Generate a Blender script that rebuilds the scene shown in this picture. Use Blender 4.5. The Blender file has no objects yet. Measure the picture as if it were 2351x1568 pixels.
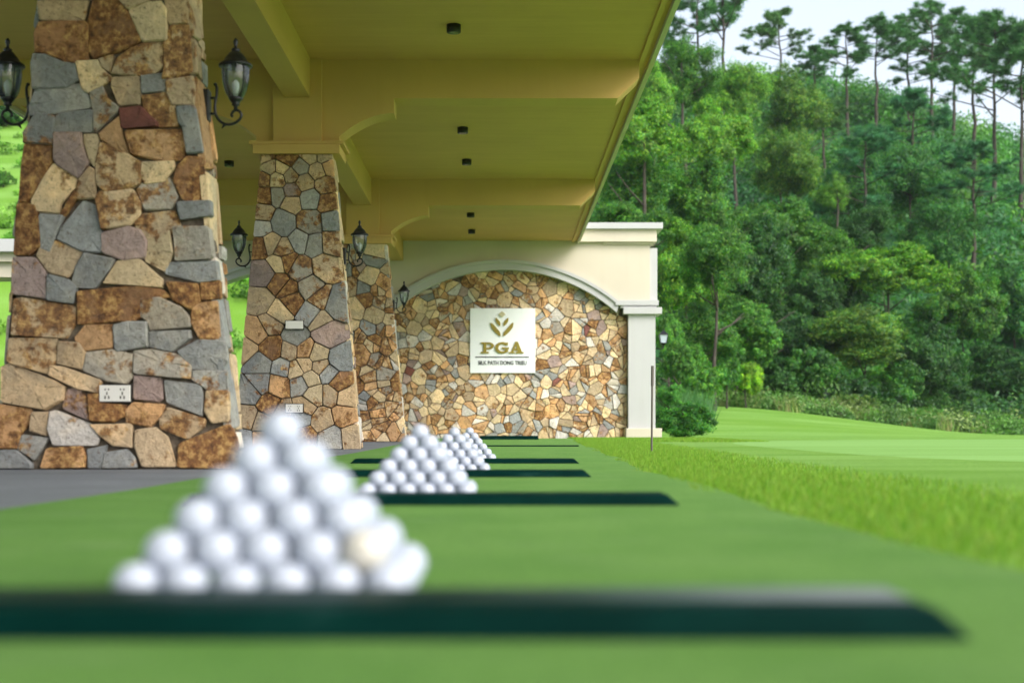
import bpy, math, random
import numpy as np
from mathutils import Vector

rnd = random.Random(11)
nrg = np.random.default_rng(7)
S = bpy.context.scene
COL = S.collection

# ------------------------------------------------------------------ camera
CAMZ = 0.1705
F = 3265.0; VX = 1150.0; VY = 993.0          # measured in a 2351 px wide view of the photograph
def at(x, y, Y):                              # pixel + known distance -> place
    return ((x-VX)/F*Y, Y, CAMZ+(VY-y)/F*Y)
def pX(x, Y): return (x-VX)/F*Y
def pZ(y, Y): return CAMZ+(VY-y)/F*Y

cam_d = bpy.data.cameras.new('camera'); cam = bpy.data.objects.new('camera', cam_d); COL.objects.link(cam)
S.camera = cam
cam.location = (0, 0, CAMZ); cam.rotation_euler = (math.pi/2, 0, 0)
cam_d.sensor_width = 36; cam_d.lens = 36*F/2351
cam_d.shift_x = (1175.5-VX)/2351; cam_d.shift_y = (VY-784)/2351
cam_d.clip_start = 0.02; cam_d.clip_end = 1500
cam_d.dof.use_dof = True; cam_d.dof.focus_distance = 11.0; cam_d.dof.aperture_fstop = 2.6

# ------------------------------------------------------------------ light
SUN_EL, SUN_AZ = math.radians(39), math.radians(132)   # azimuth clockwise from +Y
w = bpy.data.worlds.new('World'); S.world = w; w.use_nodes = True
nt = w.node_tree; nt.nodes.clear()
sky = nt.nodes.new('ShaderNodeTexSky'); sky.sky_type = 'NISHITA'; sky.sun_disc = False
sky.sun_elevation = SUN_EL; sky.sun_rotation = SUN_AZ
sky.air_density = 1.0; sky.dust_density = 3.0; sky.ozone_density = 1.0
hs = nt.nodes.new('ShaderNodeHueSaturation'); hs.inputs['Saturation'].default_value = 0.5
bg = nt.nodes.new('ShaderNodeBackground'); bg.inputs['Strength'].default_value = 0.15
wo = nt.nodes.new('ShaderNodeOutputWorld')
nt.links.new(sky.outputs[0], hs.inputs['Color']); nt.links.new(hs.outputs[0], bg.inputs[0]); nt.links.new(bg.outputs[0], wo.inputs[0])
sd = bpy.data.lights.new('sun', 'SUN'); sd.energy = 1.5; sd.angle = math.radians(34); sd.color = (1, 0.97, 0.91)
sun = bpy.data.objects.new('sun', sd); COL.objects.link(sun)
sv = Vector((math.cos(SUN_EL)*math.sin(SUN_AZ), math.cos(SUN_EL)*math.cos(SUN_AZ), math.sin(SUN_EL)))
sun.rotation_euler = sv.to_track_quat('Z', 'Y').to_euler(); sun.location = (20, -20, 40)
S.view_settings.view_transform = 'Standard'; S.view_settings.look = 'None'
S.view_settings.exposure = 1.15; S.view_settings.gamma = 1.0

# ------------------------------------------------------------------ helpers
def tag(o, label=None, cat=None, group=None, kind=None):
    if label: o['label'] = label
    if cat: o['category'] = cat
    if group: o['group'] = group
    if kind: o['kind'] = kind
    return o
def link(name, data, parent=None, mat=None):
    o = bpy.data.objects.new(name, data); COL.objects.link(o)
    if mat is not None and data is not None and not data.materials: data.materials.append(mat)
    if parent is not None: setpar(o, parent)
    return o
def setpar(o, p):
    o.parent = p
    # geometry is written in world coordinates: cancel the parent's own place
    q = p; m = p.matrix_basis.copy()
    while q.parent is not None:
        m = q.parent.matrix_basis @ q.matrix_parent_inverse @ m if False else m
        q = q.parent
    o.matrix_parent_inverse = p.matrix_basis.inverted() if p.parent is None else __import__('mathutils').Matrix.Identity(4)
def thing(name, loc, label, cat, group=None, rz=0):
    e = bpy.data.objects.new(name, None); COL.objects.link(e)
    e.location = loc; e.rotation_euler[2] = rz; e.empty_display_size = 0.1
    return tag(e, label, cat, group)

class MB:
    def __init__(s): s.v = []; s.f = []
    def add(s, vs, fs):
        o = len(s.v); s.v += [tuple(p) for p in vs]; s.f += [tuple(i+o for i in f) for f in fs]; return s
    def box(s, x0, x1, y0, y1, z0, z1):
        return s.add([(x0,y0,z0),(x1,y0,z0),(x1,y1,z0),(x0,y1,z0),(x0,y0,z1),(x1,y0,z1),(x1,y1,z1),(x0,y1,z1)],
                     [(0,3,2,1),(4,5,6,7),(0,1,5,4),(1,2,6,5),(2,3,7,6),(3,0,4,7)])
    def prism_xz(s, poly, y0, y1):                 # polygon in XZ, pushed along Y
        n = len(poly)
        a = sum(poly[i][0]*poly[(i+1)%n][1]-poly[(i+1)%n][0]*poly[i][1] for i in range(n))
        if a < 0: poly = poly[::-1]
        vs = [(x,y0,z) for x,z in poly]+[(x,y1,z) for x,z in poly]
        fs = [tuple(range(n)), tuple(range(2*n-1, n-1, -1))]+[(i, i+n, (i+1)%n+n, (i+1)%n) for i in range(n)]
        return s.add(vs, fs)
    def strip_xz(s, top, bot, y0, y1):             # band between two curves of equal count
        n = len(top); vs = []; fs = []
        for y in (y0, y1):
            vs += [(x,y,z) for x,z in top]+[(x,y,z) for x,z in bot]
        for i in range(n-1):
            fs += [(i, i+n, i+n+1, i+1), (2*n+i, 2*n+i+1, 3*n+i+1, 3*n+i), (i, i+1, 2*n+i+1, 2*n+i), (n+i, 3*n+i, 3*n+i+1, n+i+1)]
        fs += [(0, 2*n, 3*n, n), (n-1, 2*n-1, 4*n-1, 3*n-1)]
        return s.add(vs, fs)
    def lathe(s, c, prof, n=20):                   # profile [(r,z)] about the vertical axis at c
        vs = []; fs = []
        for r, z in prof:
            vs += [(c[0]+r*math.cos(2*math.pi*k/n), c[1]+r*math.sin(2*math.pi*k/n), c[2]+z) for k in range(n)]
        m = len(prof)
        for j in range(m-1):
            for k in range(n):
                fs.append((j*n+k, j*n+(k+1)%n, (j+1)*n+(k+1)%n, (j+1)*n+k))
        fs.append(tuple(range(n-1,-1,-1))); fs.append(tuple((m-1)*n+k for k in range(n)))
        return s.add(vs, fs)
    def tube(s, pts, rad, n=8):
        pts = [Vector(p) for p in pts]; m = len(pts); vs = []; fs = []
        if not hasattr(rad, '__len__'): rad = [rad]*m
        up = Vector((0.13, 0.31, 0.94))
        for j, p in enumerate(pts):
            d = (pts[min(j+1, m-1)]-pts[max(j-1, 0)]).normalized()
            a = d.cross(up)
            if a.length < 1e-3: a = d.cross(Vector((1,0,0)))
            a.normalize(); b = d.cross(a)
            vs += [tuple(p+rad[j]*(a*math.cos(2*math.pi*k/n)+b*math.sin(2*math.pi*k/n))) for k in range(n)]
        for j in range(m-1):
            for k in range(n):
                fs.append((j*n+k, j*n+(k+1)%n, (j+1)*n+(k+1)%n, (j+1)*n+k))
        fs.append(tuple(range(n-1,-1,-1))); fs.append(tuple((m-1)*n+k for k in range(n)))
        return s.add(vs, fs)
    def mesh(s, name, smooth=False):
        me = bpy.data.meshes.new(name); me.from_pydata(s.v, [], s.f); me.validate(); me.update()
        if smooth: me.polygons.foreach_set('use_smooth', [True]*len(me.polygons))
        return me
    def build(s, name, mat, parent=None, smooth=False, bevel=0):
        me = s.mesh(name, smooth); o = link(name, me, parent, mat)
        # recalc normals outward
        import bmesh
        bm = bmesh.new(); bm.from_mesh(me); bmesh.ops.recalc_face_normals(bm, faces=bm.faces)
        if bevel:
            es = [e for e in bm.edges if len(e.link_faces) == 2 and e.calc_face_angle(0) > 0.5]
            bmesh.ops.bevel(bm, geom=es, offset=bevel, segments=2, affect='EDGES', profile=0.6)
        bm.to_mesh(me); bm.free()
        return o

def fastmesh(name, verts, nper, cols=None, colname='Col'):   # separate polygons with nper corners each
    n = len(verts); npoly = n//nper
    me = bpy.data.meshes.new(name)
    me.vertices.add(n); me.vertices.foreach_set('co', np.asarray(verts, np.float32).ravel())
    me.loops.add(n); me.loops.foreach_set('vertex_index', np.arange(n, dtype=np.int32))
    me.polygons.add(npoly)
    me.polygons.foreach_set('loop_start', np.arange(0, n, nper, dtype=np.int32))
    me.update(calc_edges=True)
    if cols is not None:
        a = me.attributes.new(colname, 'FLOAT_COLOR', 'FACE')
        c4 = np.ones((npoly, 4), np.float32); c4[:, :3] = cols
        a.data.foreach_set('color', c4.ravel())
    return me

# ------------------------------------------------------------------ materials
def mat(name, col=(.5,.5,.5), rough=.6, metal=0, spec=.5):
    m = bpy.data.materials.new(name); m.use_nodes = True
    b = m.node_tree.nodes['Principled BSDF']
    b.inputs['Base Color'].default_value = (*col, 1); b.inputs['Roughness'].default_value = rough
    b.inputs['Metallic'].default_value = metal; b.inputs['Specular IOR Level'].default_value = spec
    return m
def N(m, t, **k):
    n = m.node_tree.nodes.new(t)
    for a, b in k.items(): setattr(n, a, b)
    return n
def L(m, a, b): m.node_tree.links.new(a, b)
def coords(m, scale=(1,1,1)):
    tc = N(m, 'ShaderNodeTexCoord'); mp = N(m, 'ShaderNodeMapping'); mp.inputs['Scale'].default_value = scale
    L(m, tc.outputs['Object'], mp.inputs['Vector']); return mp.outputs[0]
def noise(m, vec, scale, detail=4, rough=.55):
    n = N(m, 'ShaderNodeTexNoise'); n.inputs['Scale'].default_value = scale; n.inputs['Detail'].default_value = detail
    n.inputs['Roughness'].default_value = rough
    if vec is not None: L(m, vec, n.inputs['Vector'])
    return n.outputs['Fac']
def ramp(m, fac, stops):
    r = N(m, 'ShaderNodeValToRGB'); e = r.color_ramp.elements
    while len(e) < len(stops): e.new(.5)
    for q, (p, c) in zip(e, stops): q.position = p; q.color = (*c, 1) if len(c) == 3 else c
    L(m, fac, r.inputs[0]); return r.outputs[0]
def mix(m, fac, a, b, mode='MIX'):
    n = N(m, 'ShaderNodeMix', data_type='RGBA', blend_type=mode)
    for sock, v in ((n.inputs[0], fac), (n.inputs[6], a), (n.inputs[7], b)):
        if isinstance(v, (int, float)): sock.default_value = v
        elif isinstance(v, tuple): sock.default_value = (*v, 1)
        else: L(m, v, sock)
    return n.outputs[2]
def bump(m, h, strength, dist=.01):
    b = N(m, 'ShaderNodeBump'); b.inputs['Strength'].default_value = strength; b.inputs['Distance'].default_value = dist
    L(m, h, b.inputs['Height']); L(m, b.outputs[0], m.node_tree.nodes['Principled BSDF'].inputs['Normal'])
def base(m, c): L(m, c, m.node_tree.nodes['Principled BSDF'].inputs['Base Color'])

def paint(name, col, streak=0):
    m = mat(name, col, .75, spec=.3)
    v = coords(m, (1,1,1)); n1 = noise(m, v, 1.3, 5); n2 = noise(m, v, 45, 3)
    c = mix(m, ramp(m, n1, [(.3, (0,0,0)), (.75, (1,1,1))]), tuple(x*.93 for x in col), tuple(min(1, x*1.04) for x in col))
    if streak:
        v2 = coords(m, (.6, 9, 9)); s1 = noise(m, v2, 1.6, 5, .7)
        c = mix(m, ramp(m, s1, [(.35, (0,0,0)), (.7, (1,1,1))]), mix(m, 1.0, c, (.92,.92,.90), 'MULTIPLY'), c)
        bump(m, s1, .10, .006)
    else:
        st_ = noise(m, coords(m, (5, 5, .35)), 1.5, 5, .65)
        c = mix(m, ramp(m, st_, [(.55,(0,0,0)),(.8,(.3,.3,.3))]), c, mix(m, 1.0, c, (.84,.82,.77), 'MULTIPLY'))
        bump(m, n2, .15, .004)
    base(m, c); return m
M = {}
M['cream'] = paint('cream_plaster', (.55,.495,.40))
M['trim'] = paint('pale_trim', (.455,.455,.46))
M['yellow'] = paint('yellow_plaster', (.56,.365,.12))
M['ceiling'] = paint('yellow_ceiling', (.60,.375,.13), streak=1)

m = M['stone'] = mat('stone', rough=.72, spec=.35)
at_c = N(m, 'ShaderNodeAttribute', attribute_name='Col'); at_s = N(m, 'ShaderNodeAttribute', attribute_name='seed')
tc = N(m, 'ShaderNodeTexCoord'); add = N(m, 'ShaderNodeVectorMath', operation='ADD')
L(m, tc.outputs['Object'], add.inputs[0]); L(m, at_s.outputs['Vector'], add.inputs[1]); sv_ = add.outputs[0]
n1 = noise(m, sv_, 8, 8, .68); n2 = noise(m, sv_, 26, 7, .72); n3 = noise(m, sv_, 2.6, 4, .6)
sep = N(m, 'ShaderNodeSeparateColor'); L(m, at_s.outputs['Color'], sep.inputs[0])
c = mix(m, ramp(m, n2, [(.3,(0,0,0)),(.7,(1,1,1))]), mix(m, 1.0, at_c.outputs['Color'], (.66,.63,.60), 'MULTIPLY'), at_c.outputs['Color'])
# pale bleached patches, then rust stains whose spread is the stone's own (alpha)
c = mix(m, ramp(m, n3, [(.48,(0,0,0)),(.58,(.8,.8,.8))]), c, mix(m, 1.0, c, (1.45,1.36,1.22), 'MULTIPLY'))
mt = N(m, 'ShaderNodeMath', operation='ADD'); L(m, n1, mt.inputs[0]); L(m, at_c.outputs['Alpha'], mt.inputs[1])
rustc = ramp(m, n2, [(.36,(.065,.026,.011)),(.5,(.25,.112,.036)),(.64,(.58,.36,.13))])
c = mix(m, ramp(m, mt.outputs[0], [(.675,(0,0,0)),(.74,(.92,.92,.92))]), c, rustc)
c = mix(m, ramp(m, noise(m, sv_, 60, 3, .7), [(.58,(0,0,0)),(.70,(.7,.7,.7))]), c, (.10,.065,.04))
base(m, c)
hm = N(m, 'ShaderNodeMath', operation='ADD'); L(m, n1, hm.inputs[0]); L(m, n2, hm.inputs[1])
bump(m, hm.outputs[0], .8, .022)
m = M['mortar'] = mat('mortar', (.085,.072,.058), .95, spec=.1)
base(m, ramp(m, noise(m, coords(m), 30, 4), [(.3,(.07,.055,.042)),(.7,(.20,.165,.13))]))
M['iron'] = mat('black_iron', (.012,.013,.016), .38, .3)
M['black'] = mat('black_fitting', (.006,.006,.007), .5)
M['lens'] = mat('downlight_lens', (.08,.08,.08), .2)
M['bulb'] = mat('bulb_glass', (.75,.75,.72), .25)
m = M['glass'] = bpy.data.materials.new('lantern_glass'); m.use_nodes = True; m.node_tree.nodes.clear()
o_ = N(m, 'ShaderNodeOutputMaterial'); tr = N(m, 'ShaderNodeBsdfTransparent'); gl = N(m, 'ShaderNodeBsdfGlossy'); mx = N(m, 'ShaderNodeMixShader')
df = N(m, 'ShaderNodeBsdfTranslucent'); mx2 = N(m, 'ShaderNodeMixShader'); df.inputs[0].default_value = (.8,.85,.9,1)
tr.inputs[0].default_value = (.80,.84,.86,1); gl.inputs['Roughness'].default_value = .08
fr = N(m, 'ShaderNodeFresnel'); fr.inputs[0].default_value = 1.6
mx2.inputs[0].default_value = .22; L(m, tr.outputs[0], mx2.inputs[1]); L(m, df.outputs[0], mx2.inputs[2])
L(m, fr.outputs[0], mx.inputs[0]); L(m, mx2.outputs[0], mx.inputs[1]); L(m, gl.outputs[0], mx.inputs[2]); L(m, mx.outputs[0], o_.inputs[0])
M['ball'] = mat('golf_ball_white', (.40,.44,.53), .4); M['ball_cream'] = mat('golf_ball_cream', (.50,.48,.43), .35)
for k in ('ball', 'ball_cream'):
    m = M[k]; vo = N(m, 'ShaderNodeTexVoronoi'); vo.inputs['Scale'].default_value = 260
    L(m, coords(m), vo.inputs['Vector']); bump(m, ramp(m, vo.outputs['Distance'], [(0,(0,0,0)),(.6,(1,1,1))]), .35, .0006)
m = M['rubber'] = mat('green_rubber', (.004,.017,.016), 0.55, spec=.02)
base(m, ramp(m, noise(m, coords(m, (3,10,10)), 3, 5), [(.4,(.0006,.013,.011)),(.62,(.001,.018,.015)),(.76,(.012,.042,.038))]))
m = M['turf'] = mat('artificial_turf', (.10,.2,.04), .9, spec=.15)
v = coords(m); f1 = noise(m, v, 230, 6, .8); f2 = noise(m, v, 3.2, 6, .65); f3 = noise(m, coords(m, (2.0,6,1)), 2, 5)
c = ramp(m, f1, [(.32,(.05,.115,.02)),(.52,(.125,.26,.055)),(.72,(.235,.40,.115))])
c = mix(m, ramp(m, f2, [(.38,(0,0,0)),(.62,(1,1,1))]), mix(m, 1.0, c, (.74,.84,.72), 'MULTIPLY'), c)
c = mix(m, ramp(m, f3, [(.56,(0,0,0)),(.7,(.45,.45,.45))]), c, (.15,.235,.10))
base(m, c); bump(m, f1, .6, .006)
m = M['asphalt'] = mat('grey_asphalt', (.2,.2,.22), .85, spec=.3)
v = coords(m); f1 = noise(m, v, 160, 4, .7); f2 = noise(m, v, 1.4, 5)
c = mix(m, ramp(m, f2, [(.35,(0,0,0)),(.7,(1,1,1))]), ramp(m, f1, [(.3,(.085,.095,.105)),(.7,(.17,.185,.205))]), ramp(m, f1, [(.3,(.12,.13,.145)),(.7,(.235,.25,.275))]))
base(m, c); bump(m, f1, .4, .004)
m = M['lawn'] = mat('lawn', (.1,.25,.03), .85, spec=.15)
v = coords(m); f1 = noise(m, v, 55, 5, .7); f2 = noise(m, coords(m, (.12,.55,.3)), 1.6, 5, .6); f3 = noise(m, v, .25, 6, .7)
c = ramp(m, f1, [(.25,(.05,.14,.012)),(.5,(.12,.27,.028)),(.8,(.22,.39,.06))])
c2 = ramp(m, f1, [(.25,(.10,.23,.04)),(.5,(.20,.37,.08)),(.8,(.30,.46,.14))])
c = mix(m, ramp(m, f2, [(.42,(0,0,0)),(.62,(.8,.8,.8))]), c, c2)
c = mix(m, ramp(m, f3, [(.4,(0,0,0)),(.7,(.5,.5,.5))]), c, (.14,.27,.02))
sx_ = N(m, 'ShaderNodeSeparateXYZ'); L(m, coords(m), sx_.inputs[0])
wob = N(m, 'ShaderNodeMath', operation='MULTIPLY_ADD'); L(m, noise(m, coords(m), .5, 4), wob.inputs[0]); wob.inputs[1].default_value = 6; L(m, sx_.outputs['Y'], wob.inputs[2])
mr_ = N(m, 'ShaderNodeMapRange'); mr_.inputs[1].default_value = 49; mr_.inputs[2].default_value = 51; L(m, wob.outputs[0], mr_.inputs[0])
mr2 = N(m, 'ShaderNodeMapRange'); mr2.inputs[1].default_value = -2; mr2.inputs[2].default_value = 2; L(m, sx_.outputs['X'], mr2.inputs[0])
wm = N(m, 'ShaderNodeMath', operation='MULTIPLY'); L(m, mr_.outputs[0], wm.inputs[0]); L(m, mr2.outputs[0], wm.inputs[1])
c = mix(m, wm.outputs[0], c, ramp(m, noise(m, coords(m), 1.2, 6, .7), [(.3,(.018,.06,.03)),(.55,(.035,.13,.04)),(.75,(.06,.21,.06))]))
base(m, c); bump(m, f1, .6, .03)
M['putting'] = m = mat('short_mown_green', (.2,.4,.1), .8, spec=.2)
f1 = noise(m, coords(m), 80, 4, .7); f2 = noise(m, coords(m, (.15,.7,1)), 1.3, 4)
base(m, mix(m, ramp(m, f2, [(.4,(0,0,0)),(.65,(1,1,1))]), ramp(m, f1, [(.3,(.12,.26,.04)),(.7,(.185,.355,.07))]), ramp(m, f1, [(.3,(.15,.31,.06)),(.7,(.235,.42,.11))])))

def leafmat(name, transl=.35, rough=.5):
    m = mat(name, rough=rough, spec=.35)
    a = N(m, 'ShaderNodeAttribute', attribute_name='Col'); oi = N(m, 'ShaderNodeObjectInfo')
    c = mix(m, 1.0, a.outputs['Color'], oi.outputs['Color'], 'MULTIPLY'); base(m, c)
    t = N(m, 'ShaderNodeBsdfTranslucent'); L(m, mix(m, 1.0, c, (1.2,1.5,.6), 'MULTIPLY'), t.inputs[0])
    ms = N(m, 'ShaderNodeMixShader'); ms.inputs[0].default_value = transl
    out = m.node_tree.nodes['Material Output']
    L(m, m.node_tree.nodes['Principled BSDF'].outputs[0], ms.inputs[1]); L(m, t.outputs[0], ms.inputs[2]); L(m, ms.outputs[0], out.inputs[0])
    return m
M['leaf'] = leafmat('leaves', .36); M['needle'] = leafmat('needles', .2, .6); M['blade'] = leafmat('grass_blades', .35, .6)
m = M['bark'] = mat('bark', (.06,.05,.04), .9, spec=.2)
base(m, ramp(m, noise(m, coords(m, (4,4,.8)), 3, 5), [(.3,(.030,.024,.020)),(.7,(.10,.085,.07))]))
M['signwhite'] = mat('sign_board_white', (.80,.83,.86), .35)
M['gold'] = mat('sign_gold', (.40,.31,.07), .35, .75); M['palegold'] = mat('sign_pale_gold', (.85,.78,.55), .2, .6)
M['ink'] = mat('sign_grey_ink', (.05,.05,.065), .5); M['plate'] = mat('socket_white', (.72,.70,.66), .4)
M['stake'] = mat('weathered_stake', (.10,.085,.075), .8); M['hole'] = mat('socket_hole', (.03,.025,.02), .6)
M['pane'] = mat('frosted_pane', (.42,.48,.55), .3)
M['box'] = mat('grey_blue_box', (.05,.06,.085), .5)

# ------------------------------------------------------------------ ground
def sst(t): t = np.clip(t, 0, 1); return t*t*(3-2*t)
def ground(X, Y):
    X = np.asarray(X, float); Y = np.asarray(Y, float)
    g = 0.075*np.clip((Y-6)/18, 0, 1)
    bank = 1.0*sst((Y-29)/17)*sst((15.5-X)/10)
    foot = 33+19*sst((X+5)/11)+np.clip(X-26, 0, None)*.9
    d = np.clip(Y-foot, 0, None)
    h = .46*d; h = np.where(h > 24, 24+6*(1-np.exp(-(h-24)/6))+.03*(d-52), h)
    h = h*sst(d/9)
    und = .12*np.sin(X*.31+1)*np.sin(Y*.23)*sst((Y-26)/14)
    return g+bank+h+und
def gz(X, Y): return float(ground(X, Y))
xs = np.concatenate([np.linspace(-240,-40,16), np.linspace(-36,-10,14), np.linspace(-8,30,58), np.linspace(32,70,24), np.linspace(80,320,18)])
ys = np.concatenate([np.linspace(-160,-10,10), [-4,0,6,12,18,24], np.linspace(26,120,95), np.linspace(124,420,28)])
GX, GY = np.meshgrid(xs, ys); GZ = ground(GX, GY)
nx = len(xs)
V = np.stack([GX.ravel(), GY.ravel(), GZ.ravel()], 1)
Fc = [(j*nx+i, j*nx+i+1, (j+1)*nx+i+1, (j+1)*nx+i) for j in range(len(ys)-1) for i in range(nx-1)]
me = bpy.data.meshes.new('ground'); me.from_pydata(V.tolist(), [], Fc); me.polygons.foreach_set('use_smooth', [True]*len(Fc))
tag(link('ground', me, None, M['lawn']), kind='structure')

def sheet(name, left, right, yl, dz, m):
    vs = []; fs = []
    for y, a, b in zip(yl, left, right): vs += [(a, y, gz(0, min(y, 24))+dz), (b, y, gz(0, min(y, 24))+dz)]
    for i in range(len(yl)-1): fs.append((2*i, 2*i+1, 2*i+3, 2*i+2))
    me = bpy.data.meshes.new(name); me.from_pydata(vs, [], fs)
    return tag(link(name, me, None, m), kind='structure')
yl = [-22,-8,-2,0,1,2,3,4,5,6,7,8,10,12,14,17,20,22.5]
sheet('asphalt_floor', [-7.5]*len(yl), [-.9]*len(yl), yl, .004, M['asphalt'])
edge = [.60+.04*math.sin(y*1.7)+(.028*max(0, y-5)) for y in yl]
sheet('artificial_turf', [-1.05+.015*math.sin(y*2.1) for y in yl], edge, yl, .010, M['turf'])
pg = MB(); nr_, na_ = 14, 64; vs = []; fs = []
for a in range(1, nr_+1):
    for t in np.linspace(0, 2*math.pi, na_, endpoint=False):
        sp = lambda q: math.copysign(abs(q)**.55, q); x = 12.2+10.3*a/nr_*sp(math.cos(t))+.12*math.sin(5*t); y = 13.2+9.0*a/nr_*sp(math.sin(t)); vs.append((x, y, gz(x, y)+(.004 if a < nr_ else -.02)))
for a in range(nr_-1):
    for k in range(na_): fs.append((a*na_+k, a*na_+(k+1)%na_, (a+1)*na_+(k+1)%na_, (a+1)*na_+k))
fs.append(tuple(range(na_))); pg.add(vs, fs)
tag(pg.build('putting_green', M['putting']), kind='structure')

# grass stands taller than the turf along its edge
def blades(n, xr, yr, hr, wid, cols, name, label, dens=None, zf=None):
    x = nrg.uniform(*xr, n); y = nrg.uniform(*yr, n)
    if dens is not None:
        k = nrg.random(n) < dens(x, y); x, y = x[k], y[k]
    n = len(x); z = ground(x, y) if zf is None else zf(x, y)
    h = nrg.uniform(*hr, n); a = nrg.uniform(0, 2*np.pi, n); ln = nrg.uniform(.1,.6, n)*h; b = nrg.uniform(0, 2*np.pi, n)
    w_ = wid*nrg.uniform(.6,1.3, n)
    P = np.stack([x, y, z-.004], 1)
    dx = np.stack([np.cos(a)*w_, np.sin(a)*w_, 0*w_], 1); tip = P+np.stack([np.cos(b)*ln, np.sin(b)*ln, h], 1)
    vs = np.stack([P-dx, P+dx, tip], 1).reshape(-1, 3)
    c = np.array(cols)[nrg.integers(0, len(cols), n)]*nrg.uniform(.75,1.25, (n,1))
    o = link(name, fastmesh(name, vs, 3, c), None, M['blade'])
    return tag(o, label, 'grass', kind='stuff')
GREENS = [(.12,.27,.015),(.17,.33,.02),(.22,.38,.035),(.09,.22,.015),(.25,.31,.05)]
def dn(x, y): e = .585+.028*np.clip(y-5, 0, None)+.05*np.sin(y*5)*np.sin(y*1.3); return (x > e)*np.clip(1.6-(x-e)/.62, .0, 1)
blades(330000, (.5, 2.2), (1.2, 19), (.010,.032), .0015, GREENS, 'rough_grass', 'blurred bright green rough grass along the turf edge', dn)
blades(40000, (1.0, 3.4), (18, 23.6), (.012,.04), .004, GREENS, 'wall_foot_grass', 'green grass growing at the foot of the arched stone wall', lambda x, y: (x > 1.1))

# ------------------------------------------------------------------ stones
PAL = {  # base colour, rust amount
 'g': ((.33,.345,.35), .06), 't': ((.53,.405,.265), .10), 'c': ((.70,.555,.355), .07), 'r': ((.31,.165,.08), .28), 'o': ((.62,.38,.195), .15),
 'm': ((.23,.085,.07), .03), 'p': ((.39,.295,.275), .08), 'w': ((.64,.61,.58), .06), 'x': ((.62,.475,.305), .21), 'y': ((.40,.37,.32), .16)}
def stone_verts(poly, h, frame, joint=0.0):
    """poly: list of (u,v) on a face; frame: function (u,v,n)->xyz. Returns verts, faces"""
    P = [Vector(p) for p in poly]; n = len(P)
    c = sum(P, Vector((0,0)))/n
    if joint:
        P = [c+(p-c)*max(.6, 1-joint/max((p-c).length, 1e-4)) for p in P]
    Q = []
    for i in range(n):
        a, b, d = P[i-1], P[i], P[(i+1)%n]
        k = rnd.uniform(.03, .09)
        Q.append(b+(a-b)*k); Q.append(b+(d-b)*k)
    Q2 = []
    for q in Q:
        if not Q2 or (q-Q2[-1]).length > .004: Q2.append(q)
    Q = Q2; n = len(Q)
    tu, tv = rnd.uniform(-.10,.10), rnd.uniform(-.10,.10)
    size = max((q-c).length for q in Q)
    vs = []; ins = min(.007, .08*size)
    for q in Q: vs.append(frame(q.x, q.y, -.02))
    for q in Q: vs.append(frame(q.x, q.y, h*.82+.3*((q-c).x*tu+(q-c).y*tv)+rnd.uniform(-.003,.003)))
    for q in Q:
        r = c+(q-c)*(1-ins/max((q-c).length, 1e-4)); e = r-c
        vs.append(frame(r.x, r.y, h+e.x*tu+e.y*tv+rnd.uniform(-.004,.004)))
    vs.append(frame(c.x, c.y, h+rnd.uniform(-.002,.005)))
    fs = []
    for r in range(2):
        for i in range(n): fs.append((r*n+i, r*n+(i+1)%n, (r+1)*n+(i+1)%n, (r+1)*n+i))
    for i in range(n): fs.append((2*n+i, 2*n+(i+1)%n, 3*n))
    return vs, fs
def poly_area(P): return abs(sum(P[i][0]*P[(i+1)%len(P)][1]-P[(i+1)%len(P)][0]*P[i][1] for i in range(len(P))))/2
def ccw(P):
    a = sum(P[i][0]*P[(i+1)%len(P)][1]-P[(i+1)%len(P)][0]*P[i][1] for i in range(len(P)))
    return P if a > 0 else P[::-1]
def stone_mesh(items, name):      # items: (verts, faces, colourkey)
    vs = []; fs = []; cc = []; ss = []
    for v_, f_, key in items:
        o = len(vs); vs += v_; fs += [tuple(i+o for i in f) for f in f_]
        (r, g, b), ru = PAL[key]; k = rnd.uniform(.82, 1.16); t = rnd.uniform(-.02,.02)
        cc += [(r*k+t*r, g*k, b*k-t*b, ru+rnd.uniform(-.05,.08))]*len(f_); ss += [(rnd.uniform(0,40), rnd.uniform(0,40), rnd.uniform(0,40), 1)]*len(f_)
    me = bpy.data.meshes.new(name); me.from_pydata(vs, [], fs)
    a = me.attributes.new('Col', 'FLOAT_COLOR', 'FACE'); a.data.foreach_set('color', np.array(cc, np.float32).ravel())
    a = me.attributes.new('seed', 'FLOAT_COLOR', 'FACE'); a.data.foreach_set('color', np.array(ss, np.float32).ravel())
    me.materials.append(M['stone'])
    return me
def lay_stones(parent, cells, frame, joint=0.0, hr=(.022,.042), limit=300):
    """cells: (poly, key). The largest become single parts, any rest one joined part"""
    cells = [(ccw(p), k) for p, k in cells if poly_area(p) > 1e-4]
    cells.sort(key=lambda c: -poly_area(c[0]))
    rest = []
    for i, (p, k) in enumerate(cells):
        v_, f_ = stone_verts(p, rnd.uniform(*hr), frame, joint)
        if i < limit: link('stone', stone_mesh([(v_, f_, k)], 'stone'), parent)
        else: rest.append((v_, f_, k))
    if rest: tag(link('small_stones', stone_mesh(rest, 'small_stones'), parent), kind='stuff')
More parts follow.
